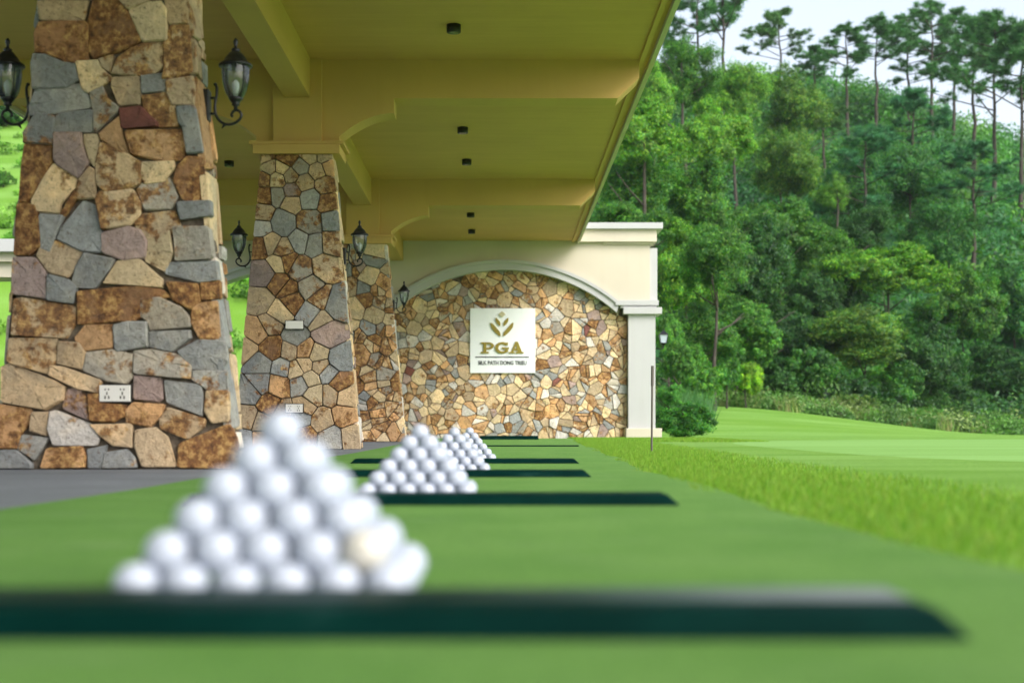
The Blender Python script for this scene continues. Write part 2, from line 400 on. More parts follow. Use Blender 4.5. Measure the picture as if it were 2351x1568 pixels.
def voronoi(seeds, bounds, gap):
    """seeds: (u,v,weight). bounds: convex polygon. Power cells with open joints."""
    out = []
    A = np.array(seeds, float)
    for i, s in enumerate(A):
        d = np.hypot(A[:,0]-s[0], A[:,1]-s[1]); order = np.argsort(d)[1:26]
        P = [tuple(p) for p in bounds]
        for j in order:
            q = A[j]; nx_, ny_ = q[0]-s[0], q[1]-s[1]; l = math.hypot(nx_, ny_)
            if l < 1e-6: continue
            nx_ /= l; ny_ /= l
            off = (l*l+s[2]**2-q[2]**2)/(2*l)-gap/2
            R = []
            for k in range(len(P)):
                a, b = P[k], P[(k+1)%len(P)]
                da = (a[0]-s[0])*nx_+(a[1]-s[1])*ny_-off; db = (b[0]-s[0])*nx_+(b[1]-s[1])*ny_-off
                if da <= 0: R.append(a)
                if da*db < 0: t = da/(da-db); R.append((a[0]+(b[0]-a[0])*t, a[1]+(b[1]-a[1])*t))
            P = R
            if len(P) < 3: break
        out.append(P if len(P) >= 3 else None)
    return out
def scatter(u0, u1, v0, v1, d, jitter=.45, two=False):
    pts = []; k = 0
    while k < 6000 and len(pts) < 4000:
        k += 1
        u, v_ = rnd.uniform(u0, u1), rnd.uniform(v0, v1); r = d*rnd.choice((.6,.8,.9,1,1.1,1.3))
        if all((u-p[0])**2+(v_-p[1])**2 > ((r+p[2])*.50)**2 for p in pts): pts.append((u, v_, r)); k = 0 if len(pts) < 3000 else k
        if k > 500: break
    return pts

def cut(P, c, a, gap):
    nx_, ny_ = math.cos(a), math.sin(a); out = []
    for sg_ in (1, -1):
        R_ = []
        for k in range(len(P)):
            p, q = P[k], P[(k+1)%len(P)]
            da = sg_*((p[0]-c[0])*nx_+(p[1]-c[1])*ny_)+gap/2; db = sg_*((q[0]-c[0])*nx_+(q[1]-c[1])*ny_)+gap/2
            if da <= 0: R_.append(p)
            if da*db < 0: t = da/(da-db); R_.append((p[0]+(q[0]-p[0])*t, p[1]+(q[1]-p[1])*t))
        if len(R_) >= 3: out.append(R_)
    return out
def shatter(P, gap, prob=.62, amin=.0075):     # broken rubble: some pieces are split across
    if poly_area(P) < amin*2 or rnd.random() > prob: return [P]
    c = (sum(p[0] for p in P)/len(P)+rnd.uniform(-.02,.02), sum(p[1] for p in P)/len(P)+rnd.uniform(-.02,.02))
    out = []
    for p in cut(P, c, rnd.uniform(0, math.pi), gap): out += shatter(p, gap, .3, amin)
    return out

# ------------------------------------------------------------------ columns
CX = -1.74; COLY = [6.40, 12.15, 17.90]; CDEP = .36; SD = .25
HB, HT, ZT = .535, .290, 2.54        # half width of the core at the base and at the top
def half(z): return HB+(HT-HB)*z/ZT
C1 = [ # stones of the nearest column, outlined in the photograph (x,y in a 1742 px view of its upper part)
('t',275,0,600,0,570,130,290,130),('r',640,0,800,0,860,70,945,265,830,320,640,380,605,330,605,140),('t',810,0,1020,0,865,58),
('c',875,65,1000,20,1080,10,1115,60,1120,260,960,268),('t',1110,0,1250,0,1258,150,1130,155,1115,50),
('r',290,145,580,140,600,160,600,385,540,405,450,400,330,350,260,340,255,220),('x',1140,170,1265,165,1280,460,1200,500,1085,510,1100,430,1095,290),
('g',245,355,330,360,440,410,525,420,530,520,460,565,330,570,240,575,235,420),('c',525,405,670,395,690,450,750,500,745,525,600,600,565,575),
('t',680,390,770,360,750,475,700,440),('x',790,390,870,320,960,285,1075,280,1090,330,1080,440,1040,470,920,490,755,485),
('t',755,505,930,500,940,560,935,680,800,685,755,560),('g',950,490,1080,480,1105,520,1105,595,950,605),('t',1110,525,1285,495,1295,580,1290,680,1150,680,1120,610),
('g',260,575,540,545,600,630,610,700,350,740,215,750,215,680),('y',610,600,690,560,720,640,800,700,780,730,640,860,635,720),
('x',950,625,1110,605,1165,690,1180,820,1050,820,990,740,960,690),('m',805,710,950,700,1050,800,1050,825,820,835),
('g',1175,700,1300,690,1350,990,1240,1000,1220,830,1190,800),('g',180,860,260,740,380,760,360,940,180,930),('g',400,740,625,715,630,860,380,860),
('o',670,870,800,760,810,850,860,1000,810,980,680,910),('o',835,850,1215,845,1230,940,1220,1040,1080,1045,880,1010),
('p',375,870,550,870,560,960,595,1060,530,1160,400,1080,375,1040),('c',565,880,655,880,675,990,635,1090,600,1040,570,930),
('r',180,935,355,945,355,1060,290,1180,200,1320,140,1320,160,1080),('c',370,1070,515,1170,500,1230,410,1330,410,1390,235,1380,225,1310,310,1150),
('x',680,930,870,1020,940,1060,930,1200,850,1230,700,1250,655,1200,650,1060),('c',945,1060,1150,1050,1155,1100,1080,1180,960,1195,935,1130),
('r',1170,1090,1240,1020,1340,1030,1370,1300,1210,1300,1150,1180),('t',635,1110,640,1290,510,1300,530,1180,600,1090),
('y',940,1200,1130,1160,1170,1280,1130,1360,960,1370,910,1240),('x',640,1290,670,1255,880,1235,935,1330,930,1400,870,1465,680,1500,660,1380),
('g',1175,1320,1390,1310,1395,1410,1200,1430,1185,1380),('r',130,1330,250,1340,275,1420,280,1600,210,1660,105,1660),
('g',275,1400,430,1410,365,1560,340,1640,285,1620),('g',560,1310,640,1345,685,1560,675,1644,549,1639,385,1560,420,1480),
('r',415,1395,500,1250,520,1290,440,1405),('x',910,1400,1150,1375,1185,1460,1170,1520,985,1605,890,1470)]
C2 = [ # and of its lower part (another view: 1651 px wide, starting lower)
('p',800,0,880,20,920,90,910,190,790,205,650,160,650,40),('y',1085,0,1310,0,1335,200,1100,205,1100,90),('c',930,80,1060,25,1080,160,1030,270,915,210),
('t',270,90,350,85,510,150,500,200,430,310,310,280,240,180),('g',530,165,720,200,690,260,600,375,450,370,480,250),('c',740,215,880,205,960,280,1010,320,1010,375,650,350),
('g',1050,220,1350,210,1365,330,1240,345,1040,290),('p',90,190,230,195,290,280,300,440,80,410),('g',310,295,430,330,480,375,460,470,300,450),
('r',490,400,860,365,1010,390,1080,440,880,432,875,570,490,605),('r',1040,340,1240,355,1245,470,1190,510,1090,460),('r',1255,350,1370,335,1370,440,1255,450),
('y',885,445,1000,440,1130,500,1180,560,1180,620,940,635,930,580,885,560),('x',90,450,150,440,470,490,465,600,410,690,75,670),('o',1200,480,1355,460,1370,690,1240,690,1190,580),
('o',470,690,540,610,700,605,700,750,520,765),('g',710,610,800,590,915,590,920,740,720,770),('g',930,650,1180,640,1185,690,1070,770,935,740),
('g',1100,770,1240,700,1400,710,1405,830,1370,880,1190,875),('x',60,690,355,690,355,800,310,910,45,840),('t',370,710,490,720,530,780,510,880,355,840),
('y',540,780,700,765,825,790,820,930,780,970,660,950,520,890),('y',835,770,940,760,1100,790,1185,860,1180,940,835,910),('t',15,870,60,850,330,950,400,990,390,1070,280,1130,10,1080),
('t',320,860,400,870,630,950,620,1030,480,1000,310,920),('g',1200,890,1400,890,1405,1010,1280,1000,1195,950),('p',835,920,1000,940,1005,1060,980,1080,830,1065),
('g',1020,950,1240,980,1255,1060,1250,1170,1040,1090),('p',420,1010,480,1000,545,1060,550,1200,390,1120),('r',550,1040,620,1030,630,1092,790,1105,770,1170,700,1205,560,1200),
('o',830,1090,1015,1100,1000,1160,930,1235,790,1210,780,1140),('x',1280,1020,1410,1015,1420,1200,1310,1210,1270,1140),('t',1040,1120,1270,1190,1260,1240,1160,1310,1000,1250,990,1190),
('o',-10,1100,190,1130,190,1210,130,1270,100,1370,-40,1370),('t',200,1150,300,1150,290,1290,185,1260),('w',310,1150,350,1140,560,1220,610,1310,590,1350,330,1350,300,1250),
('t',560,1225,815,1220,815,1365,700,1350,620,1290),('t',840,1260,960,1245,1030,1300,1085,1480,880,1480,835,1360),('g',140,1290,300,1310,210,1440,110,1370),
('g',-50,1385,100,1385,190,1460,190,1495,-55,1495),('o',290,1370,500,1360,530,1420,520,1490,250,1490),('g',540,1380,660,1355,640,1420,620,1490,545,1490),
('g',650,1400,780,1380,830,1430,840,1490,630,1490),('r',1110,1340,1420,1220,1460,1320,1470,1490,1100,1490)]
def traced():
    out = []
    for lst, k, oy in ((C1, 2.845, 0), (C2, 2.696, 520.5)):
        for it in lst:
            P = [(pX(it[i]/k, 6.37)-CX-.011*max(0, pZ(oy+it[i+1]/k, 6.37)), max(.012, pZ(oy+it[i+1]/k, 6.37))) for i in range(1, len(it), 2)]
            out.append((P, it[0]))
    return out
# second column: seed, reach and colour of each stone read from the photograph (x,y in the 2351 px view)
K2 = '''610 362 t 9,660 362 r 16,712 358 t 10,745 358 t 10,618 385 t 9,648 385 c 8,690 385 y 8,730 395 t 8,757 385 o 8,605 412 x 9,637 415 c 9,668 405 t 7,700 420 t 9,745 425 x 10,
608 450 r 10,637 448 y 8,670 440 p 9,670 465 t 8,712 458 g 13,752 468 o 9,603 490 x 10,650 512 g 15,600 525 w 9,712 510 y 18,760 505 g 9,620 560 t 12,650 575 t 10,690 555 g 8,722 562 g 10,760 560 x 10,600 565 r 10,
690 617 y 14,746 612 x 15,605 630 p 16,660 600 r 9,640 652 r 10,668 690 r 10,712 660 y 9,600 690 t 16,735 688 x 9,772 700 g 14,640 715 c 11,660 668 r 8,715 720 g 9,590 762 o 12,678 775 g 10,752 768 p 18,625 800 r 14,665 805 t 8,700 805 o 8,
730 815 c 10,780 825 g 14,598 835 g 10,648 845 g 8,680 850 c 9,700 838 t 7,735 840 t 8,712 870 c 9,755 858 g 9,780 880 r 13,598 880 g 10,640 885 o 14,690 882 g 9,722 905 c 10,760 905 t 8,795 910 t 13,700 935 t 8,
620 930 r 12,648 945 t 10,690 960 g 12,740 965 t 13,790 955 o 12,600 970 t 10,640 985 g 12,700 1000 r 11,760 1005 g 16,806 1000 t 9,600 1010 o 10,660 1015 g 9,575 900 g 8,565 800 t 8,570 960 t 10,560 1010 g 9,735 735 t 7,620 745 t 7,640 605 c 7'''
def seeded(Y):
    sd_ = []; keys = []
    for tk in K2.replace('\n', '').split(','):
        a = tk.split()
        if len(a) < 4: continue
        sd_.append((pX(float(a[0]), Y)-CX, pZ(float(a[1]), Y), float(a[3])/F*Y*1.0)); keys.append(a[2])
    b = [(-half(0)-.01, .03), (half(0)+.01, .03), (half(ZT)+.015, ZT), (-half(ZT)-.015, ZT)]
    return [(p, k) for p, k in zip(voronoi(sd_, b, .008), keys) if p]
def rkey(warm=.5):
    return rnd.choices('gtcroxypwm', [12, 16, 18*warm*1.6, 9, 13*warm*1.5, 15, 10, 5, 3, .6])[0]
socketdone = []
CNAMES = ['nearest tapering stone column with rough grey and rust stones', 'second tapering stone column under the canopy, two white plates on it', 'farthest tapering stone column, smaller tan stones, in front of arched wall']
for ci, Y0 in enumerate(COLY):
    zf = gz(0, Y0)
    col = thing('stone_column', (CX, Y0+SD/2, zf), CNAMES[ci], 'column', 'stone columns of the canopy')
    core = MB(); x0, x1, t0, t1 = -HB, HB, -HT, HT
    core.add([(CX-HB,Y0,zf-.02),(CX+HB,Y0,zf-.02),(CX+HB,Y0+SD,zf-.02),(CX-HB,Y0+SD,zf-.02),(CX-HT,Y0,ZT),(CX+HT,Y0,ZT),(CX+HT,Y0+SD,ZT),(CX-HT,Y0+SD,ZT)],
             [(0,3,2,1),(4,5,6,7),(0,1,5,4),(1,2,6,5),(2,3,7,6),(3,0,4,7)])
    core.build('mortar_core', M['mortar'], col)
    front = lambda u, v_, n, Y0=Y0: (CX+u, Y0-n, v_)
    if ci == 0:
        cells = traced()
        # stones above the frame
        sds = scatter(-.36, .36, 2.14, 2.5, .16); b = [(-half(2.12), 2.12), (half(2.12), 2.12), (half(ZT), ZT), (-half(ZT), ZT)]
        cells += [(p, rkey()) for p in voronoi(sds, b, .014) if p]
        lay_stones(col, cells, front, -.0055, (.020,.040), 180)
    elif ci == 1:
        lay_stones(col, seeded(Y0), front, .0, (.020,.038), 180)
    else:
        sds = [(u, v_, r*.6) for u, v_, r in scatter(-.56, .56, zf, ZT, .165) if abs(u) < half(v_)+.03]
        b = [(-half(0)-.01, zf+.01), (half(0)+.01, zf+.01), (half(ZT)+.015, ZT), (-half(ZT)-.015, ZT)]
        lay_stones(col, [(p_, rkey(.9)) for p in voronoi(sds, b, .010) if p for p_ in shatter(p, .010, .5)], front, 0, (.018,.034), 180)
    for sgn in (1, -1):       # side faces: long split edges
        lean = math.atan((HB-HT)/ZT)
        def side(u, v_, n, sgn=sgn, Y0=Y0): return (CX+sgn*(half(v_)+n*math.cos(lean)), Y0+u if sgn > 0 else Y0+SD-u, v_+n*math.sin(lean))
        cl = []; z = zf+.01; flip = 0
        while z < ZT-.05:
            h_ = rnd.uniform(.16,.46); z2 = min(ZT, z+h_); w_ = SD*rnd.uniform(.3,.7)
            cl.append(([(-.018, z+.006), (w_-.007, z+.006+rnd.uniform(0,.03)), (w_-.007+rnd.uniform(-.03,.03), z2-.006), (-.018, z2-.006)], rnd.choice('wccgto')))
            zz = z+rnd.uniform(.05,.12); cl.append(([(w_+.007, z+.006), (SD, z+.006), (SD, zz), (w_+.007, zz-.004)], rkey()))
            cl.append(([(w_+.007, zz+.008), (SD, zz+.012), (SD, z2-.006), (w_+.007, z2-.006)], rnd.choice('woctg')))
            z = z2
        lay_stones(col, cl, side, 0, (.006,.016), 60)

# ------------------------------------------------------------------ canopy
ZC = CAMZ+3.193; ZB = CAMZ+2.863; XR, XL = 1.30, -4.78; WY = 23.70
cano = thing('range_canopy', (CX, 12, ZC), 'yellow plastered canopy roof with cross beams over the hitting bays', 'canopy')
MB().box(XL, XR, -22, WY+.02, ZC, ZC+.24).build('ceiling_slab', M['ceiling'], cano)  # unseen stretch behind the camera lengthened to cut light from there
for s in (1, -1):
    a = XR if s > 0 else XL
    f = lambda p, q: sorted((a-s*p, a-s*q))
    e = f(.115, .075); MB().box(e[0], e[1], -22, WY-.002, ZC-.022, ZC+.003).build('soffit_bead', M['yellow'], cano)
    e = f(.030, -.012); MB().box(e[0], e[1], -22, WY+.03, ZC-.045, ZC+.25).build('drip_edge', M['cream'], cano)
def beam_profile():
    R = [(1.186, ZC+.01), (1.186, CAMZ+3.04), (1.003, ZB), (-.917, ZB), (-.917, CAMZ+2.736)]
    for k in range(1, 15):
        s = 1-k/14; R.append((-1.385+.468*s, CAMZ+2.537+.199*(1-(1-s)**2)))
    R.append((-1.385, 2.64))
    Lf = [(2*CX-x, z) for x, z in R][::-1]
    return R+Lf
for ci, Y0 in enumerate(COLY):
    yc = Y0+CDEP/2
    bm_ = MB(); prof = beam_profile()
    half_n = len(prof)//2
    # built from strips so that the concave outline stays clean
    top = [(x, ZC+.01) for x, z in prof if True]
    pts = sorted(set((round(x, 4), round(z, 4)) for x, z in prof))
    R = beam_profile()[:half_n]
    for sgn in (1, -1):
        xs_ = [(x, z) for x, z in R[1:]]
        tp = []; bt = []
        for x, z in xs_:
            X_ = x if sgn > 0 else 2*CX-x
            tp.append((X_, ZC+.01)); bt.append((X_, z))
        tp.append((CX, ZC+.01)); bt.append((CX, 2.64))
        bm_.strip_xz(tp, bt, yc-.14, yc+.14)
    bm_.build('transverse_beam', M['yellow'], cano)
    MB().box(CX-.208, CX+.208, yc-.185, yc+.185, 2.63, ZC-.002).build('pilaster_block', M['yellow'], cano, bevel=.004)
    cp = MB().box(CX-.37, CX+.37, Y0-.065, Y0+CDEP+.065, ZT, 2.620).box(CX-.405, CX+.405, yc-.235, yc+.235, 2.6205, 2.652)
    cp.build('capital', M['yellow'], cano, bevel=.006)
    y1 = (COLY[ci+1]+CDEP/2-.186) if ci < 2 else WY-.01
    MB().box(CX-.111, CX+.111, yc+.186, y1, ZB-.004, ZC+.006).build('longitudinal_beam', M['yellow'], cano, bevel=.004)
MB().box(CX-.111, CX+.111, -22, COLY[0]-.01, ZB-.004, ZC+.006).build('longitudinal_beam', M['yellow'], cano)
for i, (x, y) in enumerate([(-.37,9.2),(-.37,11.15),(-.40,14.9),(-.40,16.65),(-.44,20.7),(-.46,22.4),(-3.2,16.75),(-3.2,14.9),(-3.2,11.15)]):
    nm = ['first','nearest visible','first one beyond the second column','second one beyond the second column','first of the pair before the end wall','last one before the end wall','','',''][i]
    lab = ('small black ceiling downlight, '+nm+', right of the beam') if i < 6 else 'small black ceiling downlight left of the long beam, '+('beside second column','before second column','near first column')[i-6]
    dl = thing('downlight', (x, y, ZC), lab, 'downlight', 'black ceiling downlights')
    MB().lathe((x, y, ZC-.062), [(.052,0),(.056,.003),(.056,.0615)], 24).build('housing', M['black'], dl, True)
    MB().lathe((x, y, ZC-.0632), [(.040,0),(.040,.001)], 20).build('lens', M['lens'], dl)

# ------------------------------------------------------------------ end wall
SC = F/WY
def wx(x): return pX(x, WY)
def wz(y): return pZ(y, WY)
ew = thing('arched_end_wall', (.2, WY+.25, .07), 'cream plaster end wall with stone filled arch under the canopy', 'wall')
ACX, RO = .05, 3.00; AZ = wz(597.5)-RO
RI = RO-.165; ZS = wz(694)
def arc(r, x0, x1, n=36): return [(x, AZ+math.sqrt(max(0, r*r-(x-ACX)**2))) for x in np.linspace(x0, x1, n)]
xs1 = ACX+math.sqrt(RO**2-(ZS-AZ)**2)         # outer curve meets the springing
zs2 = wz(718); xs2 = ACX+math.sqrt(RI**2-(zs2-AZ)**2)
ZT_W = ZC+.12
mir = lambda P: [(2*CX-x, z) for x, z in P]
for sgn in (1, -1):
    f = (lambda P: P) if sgn > 0 else mir
    x_l = max(2*ACX-xs1, CX+.002)
    A = arc(RO-.02, x_l, xs1); 
    top = [(CX, ZT_W)]+[(x, ZT_W) for x, z in A]+[(wx(1492), ZT_W)]
    bot = [(CX, A[0][1])]+A+[(wx(1492), A[-1][1])]
    MB().strip_xz(f(top), f(bot), WY, WY+.40).build('spandrel', M['cream'], ew)
    for (ra, rb, dy) in ((RO, RO-.055, .085), (RO-.055, RI, .055)):
        x1 = ACX+math.sqrt(ra**2-(ZS-AZ)**2) if ra == RO else ACX+math.sqrt(ra**2-(wz(702)-AZ)**2)
        x2 = ACX+math.sqrt(rb**2-((wz(702) if ra == RO else zs2)-AZ)**2)
        T = arc(ra, max(2*ACX-x1, CX+.003), x1, 48); B = arc(rb, max(2*ACX-x2, CX+.003), x2, 48)
        MB().strip_xz(f(T), f(B), WY-dy, WY+.30+.01*(ra == RO)).build('arch_moulding', M['trim'], ew)
    def xb(a, b, y0, y1, z0, z1, nm, m='trim', bv=.006):
        if sgn < 0: a, b = 2*CX-b, 2*CX-a
        MB().box(a, b, y0, y1, z0, z1).build(nm, M[m], ew, bevel=bv)
    xb(wx(1412), wx(1511), WY-.086, WY+.46, wz(702), wz(690), 'impost_moulding')
    xb(wx(1424), wx(1506), WY-.058, WY+.45, wz(707.5), wz(701.8), 'impost_moulding')
    xb(wx(1430), wx(1518), WY-.12, WY+.50, wz(722), wz(707), 'pilaster_capital')
    xb(wx(1442), wx(1504), WY-.045, WY+.43, wz(984), wz(721.5), 'pilaster_shaft', 'trim', .004)
    xb(wx(1436), wx(1518), WY-.12, WY+.50, wz(1016), wz(983), 'pilaster_base', 'cream', .012)
    xb(wx(1440), wx(1510), WY+.06, WY+.44, wz(691), wz(569), 'corner_pier', 'trim', .004)
    xb(XR+.014, wx(1506.5), WY-.10, WY+.50, wz(556.8), wz(528.6), 'cornice_band', 'cream', .004)
    xb(XR+.014, wx(1519.5), WY-.17, WY+.56, wz(528.5), wz(514.5), 'cornice_cap', 'trim', .006)
    xb(XR+.4, wx(1498), WY-.04, WY+.46, wz(562), wz(556.9), 'cornice_bed', 'cream', .004)
# stone filling
ZG = .045
MB().box(CX-.50, wx(1441), WY+.13, WY+.36, ZG-.05, ZS+.02).build('mortar_backing', M['mortar'], ew)
A = arc(RI+.06, ACX-1.9, ACX+1.9)
MB().strip_xz(A, [(x, ZS-.02) for x, z in A], WY+.13, WY+.29).build('mortar_backing', M['mortar'], ew)
sds = [(u, v_, r*.55) for u, v_, r in scatter(CX-.48, wx(1441), ZG, AZ+RI+.05, .165)]
cells = []
for p, s_ in zip(voronoi(sds, [(CX-.48, ZG), (wx(1441), ZG), (wx(1441), AZ+RO), (CX-.48, AZ+RO)], .009), sds):
    if not p: continue
    u, v_ = s_[0], s_[1]
    if v_ > AZ+math.sqrt(max(0, RI**2-(u-ACX)**2))+.06: continue
    if pX(1092, WY) < u < pX(1216, WY) and wz(845) < v_ < wz(718): continue       # wholly behind the sign
    for p_ in shatter(p, .010): cells.append((p_, rnd.choices('gtcroxypwm', [12,15,34,2.5,20,17,6,9,15,.3])[0]))
lay_stones(ew, cells, lambda u, v_, n: (u, WY+.125-n, v_), 0, (.020,.045), 300)

# ------------------------------------------------------------------ sign
SY = WY+.055
sg = thing('club_sign', (wx(1154), SY, wz(856)), 'square white club sign with gold leaf emblem and lettering on stone wall', 'sign')
SS = F/SY
def s2(cx_, cy_):            # emblem drawing coordinates -> wall
    return ((cx_-832)/1012+wx(1154), wz(781.5)-(cy_-790)/1012)
a = s2(283, 1336); b = s2(1383, 245)
MB().box(a[0], b[0], SY, SY+.05, a[1], b[1]).build('board', M['signwhite'], sg, bevel=.003)
def glyph(name, polys, m, d=.018):
    g = MB()
    for k, P in enumerate(polys):
        P = [s2(*q) for q in P]
        g.prism_xz(P, SY-d-.0004*k, SY-.001)
    return g.build(name, M[m], sg)
def half_ring(cx_, cy_, rx, ry, ix, iy, a0, a1, n=14):
    o = []
    ang = [math.radians(a0+(a1-a0)*k/n) for k in range(n+1)]
    for i in range(n):
        o.append([(cx_+rx*math.cos(ang[i]), cy_-ry*math.sin(ang[i])), (cx_+rx*math.cos(ang[i+1]), cy_-ry*math.sin(ang[i+1])),
                  (cx_+ix*math.cos(ang[i+1]), cy_-iy*math.sin(ang[i+1])), (cx_+ix*math.cos(ang[i]), cy_-iy*math.sin(ang[i]))])
    return o
R4 = lambda x0, y0, x1, y1: [(x0,y0),(x1,y0),(x1,y1),(x0,y1)]
glyph('letter', [R4(505,822,560,1004), R4(465,820,596,848), R4(465,980,600,1006), R4(560,820,596,850), R4(560,908,596,938)]+half_ring(594,879,92,59,42,29,-90,90), 'gold')
glyph('letter', half_ring(825,912,122,98,64,62,38,322)+[R4(822,905,942,934), R4(878,905,926,985), R4(893,822,920,872)], 'gold')
glyph('letter', [[(1048,808),(1092,808),(1168,1000),(1086,1000)], [(1048,808),(1066,850),(1006,1000),(968,1000)], R4(1010,925,1110,955), R4(938,982,1036,1006), R4(1056,982,1188,1006)], 'gold')
mr = lambda P: [(1644-x, y) for x, y in P]
lo = [(625,488),(652,492),(735,580),(788,645),(802,690),(798,718),(760,700),(690,635),(640,570)]
mi = [(716,402),(738,418),(785,470),(798,512),(794,548),(762,530),(728,490),(712,445)]
glyph('emblem_leaf', [lo], 'gold'); glyph('emblem_leaf', [mr(lo)], 'gold'); glyph('emblem_leaf', [mi], 'gold'); glyph('emblem_leaf', [mr(mi)], 'gold')
glyph('emblem_leaf', [[(822,296),(868,330),(880,352),(822,400),(765,352),(778,330)]], 'palegold')
glyph('rule_line', [R4(375,1058,1278,1076)], 'ink', .008)
cu = bpy.data.curves.new('lettering', 'FONT'); cu.body = 'SILK PATH DONG TRIEU'; cu.size = 1; cu.extrude = .02; cu.offset = .022
to = bpy.data.objects.new('lettering', cu); COL.objects.link(to)
dg = bpy.context.evaluated_depsgraph_get(); tm = bpy.data.meshes.new_from_object(to.evaluated_get(dg)); bpy.data.objects.remove(to)
co = np.array([v.co for v in tm.vertices]); mn, mxx = co.min(0), co.max(0)
p0 = s2(420, 1200); p1 = s2(1238, 1130)
tv = np.stack([p0[0]+(co[:,0]-mn[0])/(mxx[0]-mn[0])*(p1[0]-p0[0]), SY-.003-(co[:,2])*.2, p0[1]+(co[:,1]-mn[1])/(mxx[1]-mn[1])*(p1[1]-p0[1])], 1)
tm.vertices.foreach_set('co', tv.astype(np.float32).ravel()); tm.materials.clear(); tm.update()
link('lettering', tm, sg, M['ink'])

# ------------------------------------------------------------------ wall lanterns
def lantern(label, ox, oy, oz, sgn, group='carriage lanterns on the columns'):
    """ox: wall face, oz: lowest point of the scroll; the lantern hangs out to the side sgn"""
    t = thing('wall_lantern', (ox, oy, oz), label, 'lantern', group)
    A = lambda u, z: (ox+sgn*u, oy, oz+z)          # u out from the wall
    ax = A(.135, 0); c = (ax[0], oy, oz)
    px = lambda x, y: A((x-318)/3025, (1470-y)/3025)
    MB().box(min(ox-sgn*.02, ox+sgn*.018), max(ox-sgn*.02, ox+sgn*.018), oy-.032, oy+.032, oz+.035, oz+.178).build('back_plate', M['iron'], t, bevel=.006)
    arm = MB()
    P = [(445,850),(465,900),(462,1000),(445,1100),(440,1210),(465,1300),(520,1370),(600,1405),(690,1398),(770,1350),(805,1290),(790,1235),(745,1208),(695,1225),(668,1275),(690,1300)]
    # smooth the drawn curve
    C = []
    for i in range(len(P)-1):
        p_, q_, r_, s_ = P[max(i-1,0)], P[i], P[i+1], P[min(i+2, len(P)-1)]
        for k in range(4):
            u = k/4
            C.append(tuple(.5*((2*q_[d])+(-p_[d]+r_[d])*u+(2*p_[d]-5*q_[d]+4*r_[d]-s_[d])*u*u+(-p_[d]+3*q_[d]-3*r_[d]+s_[d])*u**3) for d in (0,1)))
    C.append(P[-1])
    arm.tube([px(*q) for q in C], .0066, 8)
    arm.lathe(px(445,852), [(.003,-.008),(.009,-.003),(.009,.003),(.003,.008)], 10)
    arm.tube([px(380,1040), px(458,1040)], .006, 6); arm.tube([px(380,1255), px(445,1255)], .006, 6)
    arm.tube([px(600,1400), px(560,1425), px(535,1462)], [.007,.006,.002], 6)
    arm.build('scroll_arm', M['iron'], t, True)
    z = lambda y: (1470-y)/3025
    MB().lathe(c, [(.009,z(1215)),(.009,z(1160)),(.020,z(1140)),(.016,z(1120)),(.026,z(1080)),(.034,z(1045)),(.030,z(1035))], 20).build('cup', M['iron'], t, True)
    MB().lathe(c, [(.076,z(610)),(.078,z(590)),(.074,z(570)),(.058,z(545)),(.046,z(480)),(.026,z(410)),(.016,z(392)),(.020,z(380)),(.018,z(362)),(.008,z(345)),(.007,z(310)),(.0105,z(275)),(.010,z(240)),(.004,z(212))], 24).build('roof_cap', M['iron'], t, True)
    gp = [(.064,z(607)),(.0635,z(700)),(.060,z(820)),(.053,z(920)),(.043,z(990)),(.032,z(1040))]
    g = MB(); n = 24; vs = []; fs = []
    for r, zz in gp: vs += [(c[0]+r*math.cos(2*math.pi*k/n), c[1]+r*math.sin(2*math.pi*k/n), c[2]+zz) for k in range(n)]
    for j in range(len(gp)-1):
        for k in range(n): fs.append((j*n+k, (j+1)*n+k, (j+1)*n+(k+1)%n, j*n+(k+1)%n))
    g.add(vs, fs); link('glass', g.mesh('glass', True), t, M['glass'])
    for k in range(4):
        an = math.pi/4+k*math.pi/2
        MB().tube([(c[0]+(r+.002)*math.cos(an), c[1]+(r+.002)*math.sin(an), c[2]+zz) for r, zz in gp], .0028, 6).build('rib', M['iron'], t)
    MB().lathe(c, [(.010,z(1040)),(.012,z(960)),(.014,z(940)),(.018,z(880)),(.016,z(830)),(.006,z(790))], 14).build('bulb', M['bulb'], t, True)
for ci, Y0 in enumerate(COLY):
    z0 = [1.552, 1.60, 1.56][ci]+gz(0, Y0)*0
    zz = [pZ(302.6, 6.58), pZ(618.5, 12.33), pZ(722, 18.08)][ci]
    hx = half(zz+.11)+.014
    nm = ['nearest stone column', 'second stone column', 'farthest stone column'][ci]
    lantern('black scroll arm wall lantern on the right side of the '+nm, CX+hx, Y0+SD/2, zz, 1)
    lantern('black scroll arm wall lantern on the left side of the '+nm, CX-hx, Y0+SD/2, zz, -1)
# small four sided lantern beyond the corner of the end wall
t = thing('corner_lantern', (wx(1504), WY+.3, wz(765)), 'small white paned black lantern on the right corner of the end wall', 'lantern')
lx, ly = pX(1523, WY+.25), WY+.25
def frus(zlist, m, nm, tp=4, rot=math.pi/4):
    g = MB(); vs = []; fs = []
    for r, zz in zlist: vs += [(lx+r*1.414*math.cos(rot+k*math.pi/2), ly+r*1.414*math.sin(rot+k*math.pi/2), zz) for k in range(4)]
    for j in range(len(zlist)-1):
        for k in range(4): fs.append((j*4+k, j*4+(k+1)%4, (j+1)*4+(k+1)%4, (j+1)*4+k))
    fs += [(3,2,1,0), tuple(4*(len(zlist)-1)+k for k in range(4))]
    return g.add(vs, fs).build(nm, m, t)
zt, zb = wz(754), wz(789)
frus([(.045,zb+.03),(.068,zb+.16)], M['pane'], 'panes')
frus([(.080,zb+.16),(.076,zb+.172),(.035,zb+.215),(.008,zb+.235),(.006,zb+.265)], M['iron'], 'roof_cap')
